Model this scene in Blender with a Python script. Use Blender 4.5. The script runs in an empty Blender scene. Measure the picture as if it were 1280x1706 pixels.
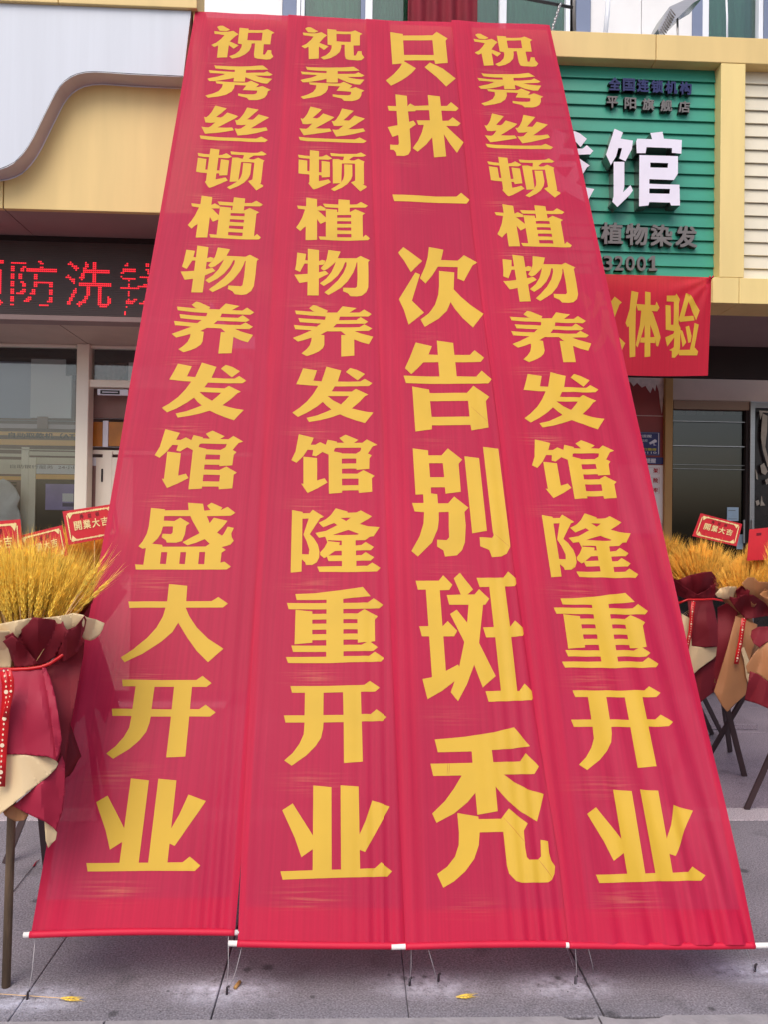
import bpy, bmesh, math, random
from mathutils import Vector, Matrix, noise
from mathutils.geometry import delaunay_2d_cdt
random.seed(7)
sc = bpy.context.scene
C = sc.collection
rad = math.radians

# ---------------------------------------------------------------- camera, world, sun, exposure
CAM = Vector((0.0, 0.0, 1.5)); FPX = 1330.0
YAW, PITCH, ROLL = rad(2.2), rad(0.8), rad(0.8)
Fw = Vector((math.sin(YAW)*math.cos(PITCH), math.cos(YAW)*math.cos(PITCH), math.sin(PITCH)))
_R = Vector((math.cos(YAW), -math.sin(YAW), 0.0)); _U = _R.cross(Fw)
Rt = _R*math.cos(ROLL) + _U*math.sin(ROLL); Up = _U*math.cos(ROLL) - _R*math.sin(ROLL)
cam_d = bpy.data.cameras.new('camera'); cam = bpy.data.objects.new('camera', cam_d); C.objects.link(cam)
cam_d.sensor_fit = 'HORIZONTAL'; cam_d.sensor_width = 36.0; cam_d.lens = FPX/1280*36.0
cam_d.clip_start = 0.05; cam_d.clip_end = 300
cam.matrix_world = Matrix.Translation(CAM) @ Matrix((Rt, Up, -Fw)).transposed().to_4x4()
sc.camera = cam

SUN_EL, SUN_AZ = rad(55), rad(200)       # high and behind the photographer, veiled
w = bpy.data.worlds.new('World'); sc.world = w; w.use_nodes = True
nt = w.node_tree; bg = nt.nodes['Background']
sky = nt.nodes.new('ShaderNodeTexSky'); sky.sky_type = 'NISHITA'; sky.sun_disc = False
sky.sun_elevation = SUN_EL; sky.sun_rotation = SUN_AZ; sky.dust_density = 4.0; sky.air_density = 1.0
nt.links.new(sky.outputs[0], bg.inputs[0]); bg.inputs[1].default_value = 0.14
sd = bpy.data.lights.new('sun', 'SUN'); sun = bpy.data.objects.new('sun', sd); C.objects.link(sun)
sd.energy = 1.15; sd.angle = rad(40); sd.color = (1.0, 0.95, 0.88)
_d = Vector((math.sin(SUN_AZ)*math.cos(SUN_EL), math.cos(SUN_AZ)*math.cos(SUN_EL), math.sin(SUN_EL)))
sun.rotation_euler = _d.to_track_quat('Z', 'Y').to_euler()
sc.view_settings.view_transform = 'Standard'; sc.view_settings.look = 'None'
sc.view_settings.gamma = 1.0; sc.view_settings.use_curve_mapping = False
sc.view_settings.exposure = 0.35
try:
    sc.cycles.use_denoising = True; sc.cycles.transparent_max_bounces = 16
except Exception: pass

# ---------------------------------------------------------------- geometry helpers
def ray(px, py):
    return Fw + Rt*((px-640)/FPX) - Up*((py-853)/FPX)
def U(px, py, Y):
    d = ray(px, py); return CAM + d*(Y/d.y)
def G(px, py, z=0.0):
    d = ray(px, py); return CAM + d*((z-CAM.z)/d.z)
BM = 1.849; BL = math.sqrt(1+BM*BM); BY, BZ = 2.55, 0.16
BN = Vector((0, -BM, 1))/BL                       # banner normal towards the street
def toplane(px, py):
    d = ray(px, py); t = (CAM.z-BZ+BM*BY)/(BM*d.y-d.z); p = CAM + d*t
    return (p.x, (p.y-BY)*BL)
def relief(x, s):
    r = 0.008*noise.noise(Vector((x*2.6, s*0.6, 3.1)))+0.0025*noise.noise(Vector((x*9+s*1.5, s*1.3, 7.7)))
    e = math.exp(-max(0, s-0.2)/1.5)
    # long soft folds falling from the outer edges
    a = max(0.0, 1-(x+1.17-0.02*s)/0.42)
    if a > 0: r += 0.020*a*e*math.sin((x+1.1)*34 - s*3.2 + 1.2*noise.noise(Vector((x*2, s, 0))))
    b = max(0.0, 1-(1.2-x)/0.5)
    if b > 0: r += 0.010*b*math.exp(-max(0, s-0.1)/1.1)*math.sin((x)*62 + s*7.0)
    if b > 0: r += 0.0035*b*math.exp(-s/0.35)*math.sin(x*120)
    for xc in (-0.44, 0.10, 0.60):
        q = math.exp(-((x-xc-0.02)/0.10)**2)
        r += 0.005*q*math.exp(-s/0.9)*math.sin((x-xc)*120+s*2)
    return r
def S(x, s, off=0.0):
    return Vector((x, BY+s/BL, BZ+BM*s/BL)) + BN*(off+relief(x, s))

def link(o, parent=None):
    C.objects.link(o)
    if parent is not None: o.parent = parent
    return o
def mesh_obj(name, verts, faces, m, parent=None, smooth=False, mats=None, midx=None):
    me = bpy.data.meshes.new(name); me.from_pydata([tuple(v) for v in verts], [], faces); me.update()
    for mm in (mats or [m]): me.materials.append(mm)
    if midx: me.polygons.foreach_set('material_index', midx)
    if smooth: me.polygons.foreach_set('use_smooth', [True]*len(me.polygons))
    return link(bpy.data.objects.new(name, me), parent)
def tag(o, label, cat, group=None):
    o['label'] = label; o['category'] = cat
    if group: o['group'] = group
    return o
def thing(name, label, cat, loc=(0, 0, 0), group=None):
    o = bpy.data.objects.new(name, None); C.objects.link(o); o.empty_display_size = 0.1; o.location = loc
    o['base'] = tuple(loc)
    return tag(o, label, cat, group)
def attach(o, root):                              # keep world geometry, origin of parent subtracted
    o.parent = root
    o.matrix_parent_inverse = Matrix.Translation(-Vector(root['base'])) if 'base' in root else Matrix.Identity(4)
    return o
def struct(o): o['kind'] = 'structure'; return o
def box_vf(x0, x1, y0, y1, z0, z1):
    v = [(x0,y0,z0),(x1,y0,z0),(x1,y1,z0),(x0,y1,z0),(x0,y0,z1),(x1,y0,z1),(x1,y1,z1),(x0,y1,z1)]
    f = [(0,3,2,1),(4,5,6,7),(0,1,5,4),(1,2,6,5),(2,3,7,6),(3,0,4,7)]
    return v, f
def box(name, x0, x1, y0, y1, z0, z1, m, root=None, bev=0.0):
    v, f = box_vf(x0, x1, y0, y1, z0, z1)
    o = mesh_obj(name, v, f, m)
    if bev:
        b = o.modifiers.new('b', 'BEVEL'); b.width = bev; b.segments = 2; b.limit_method = 'ANGLE'
    if root is not None: attach(o, root)
    return o
def boxpx(name, pxa, pya, pxb, pyb, Y, depth, m, root=None, bev=0.0):
    a = U(pxa, pya, Y); b = U(pxb, pyb, Y)
    return box(name, min(a.x,b.x), max(a.x,b.x), Y, Y+depth, min(a.z,b.z), max(a.z,b.z), m, root, bev)
def tube(name, pts, r, m, root=None, n=8, r2=None):
    vs, fs = [], []
    pts = [Vector(p) for p in pts]
    for i, p in enumerate(pts):
        d = (pts[min(i+1, len(pts)-1)]-pts[max(i-1, 0)]).normalized()
        a = d.orthogonal().normalized(); b = d.cross(a)
        rr = r if r2 is None else r+(r2-r)*i/(len(pts)-1)
        for k in range(n):
            t = 2*math.pi*k/n; vs.append(p+a*math.cos(t)*rr+b*math.sin(t)*rr)
    for i in range(len(pts)-1):
        for k in range(n):
            k2 = (k+1) % n; fs.append((i*n+k, i*n+k2, (i+1)*n+k2, (i+1)*n+k))
    fs.append(tuple(range(n))[::-1]); fs.append(tuple((len(pts)-1)*n+k for k in range(n)))
    o = mesh_obj(name, vs, fs, m, smooth=True)
    if root is not None: attach(o, root)
    return o
def bar(name, p, q, wx, wy, m, root=None):        # flat wooden lath between two points
    p, q = Vector(p), Vector(q); d = (q-p).normalized()
    a = Vector((0,1,0)).cross(d).normalized()*wx/2; b = d.cross(a).normalized()*wy/2
    v = [p-a-b, p+a-b, p+a+b, p-a+b, q-a-b, q+a-b, q+a+b, q-a+b]
    f = [(0,3,2,1),(4,5,6,7),(0,1,5,4),(1,2,6,5),(2,3,7,6),(3,0,4,7)]
    o = mesh_obj(name, v, f, m)
    if root is not None: attach(o, root)
    return o

def cdt(polys, holes=(), grid=0.0):
    """triangulate the union of polygons minus holes, with interior grid points"""
    vs, fs = [], []
    for p in list(polys)+list(holes):
        i0 = len(vs)
        if grid:                                  # subdivide the outline too
            q = []
            for k in range(len(p)):
                a = Vector(p[k]); b = Vector(p[(k+1) % len(p)]); n = max(1, int((b-a).length/grid))
                q += [a.lerp(b, j/n) for j in range(n)]
            p = q
        area = sum(p[k][0]*p[(k+1) % len(p)][1]-p[(k+1) % len(p)][0]*p[k][1] for k in range(len(p)))
        if area < 0: p = list(p)[::-1]
        vs += [Vector((a[0], a[1])) for a in p]; fs.append(list(range(i0, len(vs))))
    if grid:
        xs = [v.x for v in vs]; ys = [v.y for v in vs]
        x = min(xs)+grid*0.53
        row = 0
        while x < max(xs):
            y = min(ys)+grid*(0.47 if row % 2 else 0.97)
            while y < max(ys):
                vs.append(Vector((x+0.0007*math.sin(y*91), y))); y += grid
            x += grid*0.9; row += 1
    V, E, F, ov, oe, of = delaunay_2d_cdt(vs, [], fs, 1, 1e-5)
    nh = len(polys); out = [F[i] for i in range(len(F)) if of[i] and not any(k >= nh for k in of[i])]
    used = sorted({i for f in out for i in f}); rm = {a: b for b, a in enumerate(used)}
    return [V[i] for i in used], [tuple(rm[i] for i in f) for f in out]
def prism(name, polys, holes, tf, depth_vec, m_face, m_side, root=None):
    V, F = cdt(polys, holes); n = len(V)
    P = [Vector(tf(v.x, v.y)) for v in V]; D = Vector(depth_vec)
    vs = P+[p+D for p in P]
    fs = list(F)+[tuple(i+n for i in f[::-1]) for f in F]; mi = [0]*len(F)+[1]*len(F)
    cnt = {}
    for f in F:
        for k in range(3):
            e = (f[k], f[(k+1) % 3]); cnt[e] = 1
    for (a, b) in cnt:
        if (b, a) not in cnt: fs.append((b, a, a+n, b+n)); mi.append(1)
    o = mesh_obj(name, vs, fs, None, mats=[m_face, m_side], midx=mi)
    bm = bmesh.new(); bm.from_mesh(o.data); bmesh.ops.recalc_face_normals(bm, faces=bm.faces); bm.to_mesh(o.data); bm.free()
    if root is not None: attach(o, root)
    return o

# ---------------------------------------------------------------- materials
def lin(c):
    return tuple(((x/255)/12.92 if x/255 <= 0.04045 else ((x/255+0.055)/1.055)**2.4) for x in c)+(1.0,)
def MAT(name, rgb, rough=0.6, metal=0.0, var=0.12, vscale=6.0, bump=0.0, bscale=60.0, spec=0.5, stretch=None, trans=0.0, em=None, coat=0.0):
    m = bpy.data.materials.new(name); m.use_nodes = True; t = m.node_tree; N = t.nodes; L = t.links
    b = N['Principled BSDF']; col = rgb if len(rgb) == 4 else tuple(rgb)+(1,)
    b.inputs['Roughness'].default_value = rough; b.inputs['Metallic'].default_value = metal
    b.inputs['Specular IOR Level'].default_value = spec; b.inputs['Coat Weight'].default_value = coat
    tc = N.new('ShaderNodeTexCoord'); mp = N.new('ShaderNodeMapping')
    L.new(tc.outputs['Object'], mp.inputs[0])
    if stretch: mp.inputs['Scale'].default_value = stretch
    nz = N.new('ShaderNodeTexNoise'); nz.inputs['Scale'].default_value = vscale; nz.inputs['Detail'].default_value = 5
    L.new(mp.outputs[0], nz.inputs['Vector'])
    cr = N.new('ShaderNodeMapRange'); cr.inputs[1].default_value = 0.3; cr.inputs[2].default_value = 0.7
    cr.inputs[3].default_value = 1-var; cr.inputs[4].default_value = 1+var
    L.new(nz.outputs[0], cr.inputs[0])
    mx = N.new('ShaderNodeVectorMath'); mx.operation = 'SCALE'; mx.inputs[0].default_value = col[:3]
    L.new(cr.outputs[0], mx.inputs['Scale']); L.new(mx.outputs[0], b.inputs['Base Color'])
    if bump:
        n2 = N.new('ShaderNodeTexNoise'); n2.inputs['Scale'].default_value = bscale; n2.inputs['Detail'].default_value = 4
        L.new(mp.outputs[0], n2.inputs['Vector'])
        bp = N.new('ShaderNodeBump'); bp.inputs['Strength'].default_value = bump; bp.inputs['Distance'].default_value = 0.01
        L.new(n2.outputs[0], bp.inputs['Height']); L.new(bp.outputs[0], b.inputs['Normal'])
    if em:
        b.inputs['Emission Color'].default_value = tuple(em[:3])+(1,); b.inputs['Emission Strength'].default_value = em[3]
    m['_tint'] = 0
    return m
def add_sheet_layers(m, transl, transp):
    """make a material let some light through: thin cloth or paper"""
    t = m.node_tree; N = t.nodes; L = t.links; b = N['Principled BSDF']; out = [n for n in N if n.type == 'OUTPUT_MATERIAL'][0]
    tr = N.new('ShaderNodeBsdfTranslucent'); a = N.new('ShaderNodeMixShader'); a.inputs[0].default_value = transl
    src = b.inputs['Base Color'].links[0].from_socket; L.new(src, tr.inputs[0])
    L.new(b.outputs[0], a.inputs[1]); L.new(tr.outputs[0], a.inputs[2])
    if transp > 0:
        tp = N.new('ShaderNodeBsdfTransparent'); c = N.new('ShaderNodeMixShader'); c.inputs[0].default_value = transp
        L.new(a.outputs[0], c.inputs[1]); L.new(tp.outputs[0], c.inputs[2]); L.new(c.outputs[0], out.inputs[0])
    else: L.new(a.outputs[0], out.inputs[0])
def glass(name, tint, refl, rough=0.02):
    m = bpy.data.materials.new(name); m.use_nodes = True; t = m.node_tree; N = t.nodes; L = t.links
    N.remove(N['Principled BSDF']); out = [n for n in N if n.type == 'OUTPUT_MATERIAL'][0]
    g = N.new('ShaderNodeBsdfGlossy'); g.inputs['Roughness'].default_value = rough
    tp = N.new('ShaderNodeBsdfTransparent'); tp.inputs[0].default_value = lin(tint)
    fr = N.new('ShaderNodeFresnel'); fr.inputs[0].default_value = 1.5
    ad = N.new('ShaderNodeMath'); ad.operation = 'ADD'; ad.inputs[1].default_value = refl; L.new(fr.outputs[0], ad.inputs[0])
    nz = N.new('ShaderNodeTexNoise'); nz.inputs['Scale'].default_value = 1.2
    tc = N.new('ShaderNodeTexCoord'); L.new(tc.outputs['Object'], nz.inputs['Vector'])
    bp = N.new('ShaderNodeBump'); bp.inputs['Strength'].default_value = 0.03; L.new(nz.outputs[0], bp.inputs['Height']); L.new(bp.outputs[0], g.inputs['Normal'])
    mx = N.new('ShaderNodeMixShader'); L.new(ad.outputs[0], mx.inputs[0]); L.new(tp.outputs[0], mx.inputs[1]); L.new(g.outputs[0], mx.inputs[2])
    L.new(mx.outputs[0], out.inputs[0]); return m

M = {}
M['gold'] = MAT('cream_gold_panel', lin((231, 201, 134)), 0.5, var=0.05, vscale=1.5, stretch=(5, 5, 0.7), bump=0.02, bscale=12)
M['white_panel'] = MAT('white_panel', lin((213, 219, 229)), 0.45, var=0.035, vscale=2, stretch=(9, 9, 0.35))
M['return'] = MAT('aluminium_return', lin((205, 190, 194)), 0.5, var=0.06)
M['soffit'] = MAT('brown_soffit', lin((158, 134, 128)), 0.6, var=0.08, vscale=2)
M['seam'] = MAT('dark_seam', lin((45, 35, 32)), 0.8)
M['lintel'] = MAT('lintel_metal', lin((205, 180, 162)), 0.5, var=0.05)
M['led'] = MAT('led_screen', lin((82, 68, 66)), 0.6, var=0.1, vscale=4)
M['led_on'] = MAT('led_lit', (0.5, 0.01, 0.01), 0.5, em=(1.0, 0.02, 0.04, 1.1))
M['frame'] = MAT('champagne_frame', lin((250, 243, 222)), 0.4, metal=0.0, var=0.04, vscale=3)
M['steel'] = MAT('brushed_steel', lin((175, 172, 172)), 0.3, metal=0.8, var=0.08, stretch=(1, 1, 20))
M['bronze'] = MAT('bronze_post', lin((182, 136, 76)), 0.45, metal=0.1, var=0.08, vscale=3)
M['green'] = MAT('green_slat', lin((54, 150, 126)), 0.36, var=0.12, vscale=2.2, stretch=(1, 1, 3), bump=0.10, bscale=3)
M['cream_slat'] = MAT('cream_slat', lin((228, 220, 198)), 0.45, var=0.04)
M['letter_face'] = MAT('letter_face', lin((236, 232, 246)), 0.4, var=0.03, vscale=10)
M['letter_side'] = MAT('letter_side', lin((120, 122, 118)), 0.22, metal=0.8, var=0.2)
M['navy'] = MAT('navy_letter', lin((22, 30, 92)), 0.45)
M['grey_letter'] = MAT('grey_letter', lin((112, 108, 106)), 0.4, var=0.1)
M['grey_letter_side'] = MAT('grey_letter_side', lin((38, 34, 34)), 0.5)
M['wall_white'] = MAT('white_tile_wall', lin((235, 234, 234)), 0.5, var=0.03)
M['blue_in'] = MAT('blue_grey_interior', lin((178, 188, 208)), 0.8, var=0.05, vscale=1)
M['wall_blue'] = MAT('blue_pier', lin((120, 132, 160)), 0.6, var=0.05)
M['pvc'] = MAT('white_pvc_frame', lin((235, 238, 245)), 0.35, var=0.02)
M['curtain'] = MAT('green_curtain', lin((206, 232, 222)), 0.8, var=0.16, vscale=3, stretch=(9, 1, 0.4))
M['maroon_cloth'] = MAT('maroon_cloth', lin((120, 10, 35)), 0.8, var=0.2, vscale=4, stretch=(5, 1, 1))
M['dark'] = MAT('dark_interior', lin((52, 46, 46)), 0.8, var=0.2, vscale=1.5)
M['brown_in'] = MAT('brown_interior', lin((150, 120, 110)), 0.8, var=0.1)
M['ceiling_in'] = MAT('interior_grey', lin((240, 243, 246)), 0.8, var=0.05, vscale=1)
M['maroon_panel'] = MAT('maroon_panel', lin((150, 52, 46)), 0.45, var=0.1)
M['torn_paper'] = MAT('torn_paper', lin((225, 205, 192)), 0.9, var=0.15, vscale=20)
M['black_marble'] = MAT('black_marble', lin((40, 32, 32)), 0.25, var=0.4, vscale=14)
M['paint_smear'] = MAT('pale_smear', lin((170, 158, 140)), 0.8, var=0.2, vscale=20)
M['orange_in'] = MAT('orange_fascia', lin((255, 200, 118)), 0.6, var=0.05)
M['amber'] = MAT('amber_panel', lin((190, 120, 35)), 0.4, var=0.2, vscale=7)
M['purple_poster'] = MAT('purple_poster', lin((150, 140, 200)), 0.5, var=0.2, vscale=8)
M['plastic'] = MAT('plastic_cover', lin((225, 225, 225)), 0.35, var=0.1, vscale=12, bump=0.6, bscale=20)
M['navy_poster'] = MAT('navy_poster', lin((36, 34, 105)), 0.4)
M['paper_white'] = MAT('poster_white', lin((245, 238, 232)), 0.6, var=0.03)
M['print_white'] = MAT('print_white', lin((225, 222, 228)), 0.6)
M['print_yellow'] = MAT('print_yellow', lin((222, 205, 70)), 0.6)
M['print_red'] = MAT('print_red', lin((190, 25, 35)), 0.6)
M['print_black'] = MAT('print_black', lin((28, 24, 26)), 0.6)
M['pale_blue'] = MAT('pale_blue_sticker', lin((172, 198, 214)), 0.5, var=0.08, vscale=20)
M['wood'] = MAT('weathered_pole', lin((108, 88, 68)), 0.8, var=0.35, vscale=7, stretch=(6, 6, 1), bump=0.3, bscale=40)
M['leg_dark'] = MAT('dark_wood_leg', lin((62, 44, 46)), 0.6, var=0.2, vscale=10)
M['burg'] = MAT('burgundy_paper', lin((120, 10, 30)), 0.72, var=0.08, vscale=3, bump=0.05, bscale=9)
M['magenta'] = MAT('crimson_paper', lin((164, 24, 58)), 0.65, var=0.05, vscale=3, bump=0.04, bscale=9)
M['cream'] = MAT('cream_paper', lin((228, 202, 158)), 0.55, var=0.05, vscale=3, bump=0.04, bscale=9)
M['kraft'] = MAT('kraft_paper', lin((176, 122, 80)), 0.6, var=0.06, vscale=3, bump=0.04, bscale=9)
M['ribbon'] = MAT('red_satin_ribbon', lin((200, 16, 24)), 0.35, var=0.12, vscale=20)
M['ribbon_print'] = MAT('ribbon_print', lin((240, 220, 190)), 0.4)
M['card'] = MAT('red_card', lin((208, 40, 52)), 0.5, var=0.05, vscale=15)
M['card_gold'] = MAT('card_gold', lin((246, 226, 160)), 0.45, var=0.12, vscale=50)
M['wheat'] = MAT('gold_wheat', lin((250, 212, 84)), 0.6, var=0.42, vscale=34)
M['wheat_orange'] = MAT('orange_wheat', lin((250, 196, 80)), 0.6, var=0.35, vscale=16)
M['straw'] = MAT('straw_stem', lin((205, 165, 110)), 0.6, var=0.2)
M['rod'] = MAT('white_rod', lin((236, 232, 228)), 0.4, var=0.02)
M['string'] = MAT('grey_string', lin((185, 180, 182)), 0.7)
M['kerb'] = MAT('concrete_kerb', lin((150, 145, 148)), 0.9, var=0.14, vscale=14, bump=0.5, bscale=60)
M['nail'] = MAT('rusty_nail', lin((58, 50, 56)), 0.6)
M['char'] = MAT('yellow_print', lin((219, 178, 50)), 0.6, var=0.06, vscale=4)
for k in ('burg', 'magenta', 'cream', 'kraft'): add_sheet_layers(M[k], 0.12, 0.0)
add_sheet_layers(M['char'], 0.20, 0.0)

def cloth_mat(name, rgb, transl, transp):
    m = MAT(name, lin(rgb), 0.55, var=0.05, vscale=1.4, spec=0.35)
    t = m.node_tree; N = t.nodes; L = t.links; b = N['Principled BSDF']
    uv = N.new('ShaderNodeUVMap')                 # metres on the cloth
    sc_ = b.inputs['Base Color'].links[0].from_socket
    at = N.new('ShaderNodeAttribute'); at.attribute_name = 'smear'
    ms = N.new('ShaderNodeMapping'); ms.inputs['Scale'].default_value = (2.5, 60, 1); L.new(uv.outputs[0], ms.inputs[0])
    nz = N.new('ShaderNodeTexNoise'); nz.inputs['Scale'].default_value = 2.0; nz.inputs['Detail'].default_value = 4; L.new(ms.outputs[0], nz.inputs['Vector'])
    mr = N.new('ShaderNodeMapRange'); mr.inputs[1].default_value = 0.45; mr.inputs[2].default_value = 0.72; L.new(nz.outputs[0], mr.inputs[0])
    mu = N.new('ShaderNodeMath'); mu.operation = 'MULTIPLY'; L.new(at.outputs['Fac'], mu.inputs[0]); L.new(mr.outputs[0], mu.inputs[1])
    mix = N.new('ShaderNodeMix'); mix.data_type = 'RGBA'; mix.inputs[7].default_value = lin((240, 140, 110))
    L.new(mu.outputs[0], mix.inputs[0]); L.new(sc_, mix.inputs[6])
    # fine vertical thread streaks
    mv = N.new('ShaderNodeMapping'); mv.inputs['Scale'].default_value = (90, 1.2, 1); L.new(uv.outputs[0], mv.inputs[0])
    nv = N.new('ShaderNodeTexNoise'); nv.inputs['Scale'].default_value = 1.0; nv.inputs['Detail'].default_value = 3; L.new(mv.outputs[0], nv.inputs['Vector'])
    m2 = N.new('ShaderNodeMapRange'); m2.inputs[1].default_value = 0.3; m2.inputs[2].default_value = 0.7; m2.inputs[3].default_value = 0.94; m2.inputs[4].default_value = 1.06; L.new(nv.outputs[0], m2.inputs[0])
    vm = N.new('ShaderNodeVectorMath'); vm.operation = 'SCALE'; L.new(mix.outputs[2], vm.inputs[0]); L.new(m2.outputs[0], vm.inputs['Scale'])
    L.new(vm.outputs[0], b.inputs['Base Color'])
    mw = N.new('ShaderNodeMapping'); mw.inputs['Scale'].default_value = (700, 700, 1); L.new(uv.outputs[0], mw.inputs[0])
    wv = N.new('ShaderNodeTexNoise'); wv.inputs['Scale'].default_value = 1; L.new(mw.outputs[0], wv.inputs['Vector'])
    bp = N.new('ShaderNodeBump'); bp.inputs['Strength'].default_value = 0.25; bp.inputs['Distance'].default_value = 0.001
    L.new(wv.outputs[0], bp.inputs['Height']); L.new(bp.outputs[0], b.inputs['Normal'])
    add_sheet_layers(m, transl, transp); return m
M['cloth'] = cloth_mat('red_banner_cloth', (216, 38, 84), 0.46, 0.06)
M['cloth2'] = cloth_mat('red_banner_cloth_small', (212, 34, 62), 0.3, 0.04)
M['hem'] = MAT('red_hem', lin((216, 22, 64)), 0.6, var=0.05); add_sheet_layers(M['hem'], 0.2, 0.0)

# ---------------------------------------------------------------- paving material (stone with chalky dust round the anchors)
dust_pts = [G(45, 1665), G(372, 1650), G(715, 1640), G(945, 1640), G(1262, 1618)]
stain_pts = [(G(188,1688), .020), (G(412,1615), .017), (G(446,1611), .022), (G(649,1624), .008), (G(674,1628), .013), (G(690,1627), .008), (G(708,1626), .008), (G(1186,1680), .013), (G(931,1628), .011), (G(280,1650), .006), (G(1020,1692), .03), (G(520,1660), .01), (G(60,1500), .02), (G(1240,1450), .025)]
def stone_mat(name, rgb, dust=True, var=0.16):
    m = MAT(name, lin(rgb), 0.85, var=var, vscale=2.0, bump=0.5, bscale=140)
    t = m.node_tree; N = t.nodes; L = t.links; b = N['Principled BSDF']
    src = b.inputs['Base Color'].links[0].from_socket
    geo = N.new('ShaderNodeNewGeometry')
    sp = N.new('ShaderNodeTexNoise'); sp.inputs['Scale'].default_value = 150; sp.inputs['Detail'].default_value = 3
    L.new(geo.outputs['Position'], sp.inputs['Vector'])
    mr = N.new('ShaderNodeMapRange'); mr.inputs[1].default_value = 0.32; mr.inputs[2].default_value = 0.68; mr.inputs[3].default_value = 0.62; mr.inputs[4].default_value = 1.45
    L.new(sp.outputs[0], mr.inputs[0])
    vm = N.new('ShaderNodeVectorMath'); vm.operation = 'SCALE'; L.new(src, vm.inputs[0]); L.new(mr.outputs[0], vm.inputs['Scale'])
    cur = vm.outputs[0]
    # dark stains
    sn = N.new('ShaderNodeTexNoise'); sn.inputs['Scale'].default_value = 5; sn.inputs['Detail'].default_value = 6; L.new(geo.outputs['Position'], sn.inputs['Vector'])
    sr = N.new('ShaderNodeMapRange'); sr.inputs[1].default_value = 0.60; sr.inputs[2].default_value = 0.72; sr.inputs[3].default_value = 1.0; sr.inputs[4].default_value = 0.72; L.new(sn.outputs[0], sr.inputs[0])
    v2 = N.new('ShaderNodeVectorMath'); v2.operation = 'SCALE'; L.new(cur, v2.inputs[0]); L.new(sr.outputs[0], v2.inputs['Scale']); cur = v2.outputs[0]
    if dust:
        total = None
        for i, p in enumerate(dust_pts):
            ds = N.new('ShaderNodeVectorMath'); ds.operation = 'SUBTRACT'; ds.inputs[1].default_value = p; L.new(geo.outputs['Position'], ds.inputs[0])
            sx = N.new('ShaderNodeVectorMath'); sx.operation = 'MULTIPLY'; sx.inputs[1].default_value = (0.62, 1.5, 1); L.new(ds.outputs[0], sx.inputs[0])
            ln = N.new('ShaderNodeVectorMath'); ln.operation = 'LENGTH'; L.new(sx.outputs[0], ln.inputs[0])
            r = N.new('ShaderNodeMapRange'); r.interpolation_type = 'SMOOTHSTEP'; r.inputs[1].default_value = 0.0; r.inputs[2].default_value = 0.17
            r.inputs[3].default_value = 1.0; r.inputs[4].default_value = 0.0; L.new(ln.outputs[1], r.inputs[0])
            if total is None: total = r.outputs[0]
            else:
                a = N.new('ShaderNodeMath'); a.operation = 'MAXIMUM'; L.new(total, a.inputs[0]); L.new(r.outputs[0], a.inputs[1]); total = a.outputs[0]
        dn = N.new('ShaderNodeTexNoise'); dn.inputs['Scale'].default_value = 22; dn.inputs['Detail'].default_value = 8; dn.inputs['Roughness'].default_value = 0.7; L.new(geo.outputs['Position'], dn.inputs['Vector'])
        dr = N.new('ShaderNodeMapRange'); dr.inputs[1].default_value = 0.34; dr.inputs[2].default_value = 0.68; L.new(dn.outputs[0], dr.inputs[0])
        mu = N.new('ShaderNodeMath'); mu.operation = 'MULTIPLY'; L.new(total, mu.inputs[0]); L.new(dr.outputs[0], mu.inputs[1])
        m3 = N.new('ShaderNodeMath'); m3.operation = 'MULTIPLY'; m3.inputs[1].default_value = 1.0; m3.use_clamp = True; L.new(mu.outputs[0], m3.inputs[0])
        mix = N.new('ShaderNodeMix'); mix.data_type = 'RGBA'; mix.inputs[7].default_value = lin((215, 215, 232)); L.new(m3.outputs[0], mix.inputs[0]); L.new(cur, mix.inputs[6]); cur = mix.outputs[2]
        for p, rr in stain_pts:
            ds = N.new('ShaderNodeVectorMath'); ds.operation = 'DISTANCE'; ds.inputs[1].default_value = p; L.new(geo.outputs['Position'], ds.inputs[0])
            wn = N.new('ShaderNodeMath'); wn.operation = 'MULTIPLY_ADD'; wn.inputs[1].default_value = rr*1.2; L.new(dn.outputs[0], wn.inputs[0]); L.new(ds.outputs[1], wn.inputs[2])
            r = N.new('ShaderNodeMapRange'); r.interpolation_type = 'SMOOTHSTEP'; r.inputs[1].default_value = rr*1.0; r.inputs[2].default_value = rr*1.9
            r.inputs[3].default_value = 0.45; r.inputs[4].default_value = 1.0; L.new(wn.outputs[0], r.inputs[0])
            v3 = N.new('ShaderNodeVectorMath'); v3.operation = 'SCALE'; L.new(cur, v3.inputs[0]); L.new(r.outputs[0], v3.inputs['Scale']); cur = v3.outputs[0]
    L.new(cur, b.inputs['Base Color']); return m
M['slab'] = stone_mat('granite_slab', (124, 119, 126))
M['slab_far'] = stone_mat('granite_slab_far', (134, 122, 132), dust=False)
M['slab_light'] = stone_mat('light_granite_strip', (172, 162, 168), dust=False, var=0.08)
M['ground'] = stone_mat('bedding', (48, 44, 46), dust=False)
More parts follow.
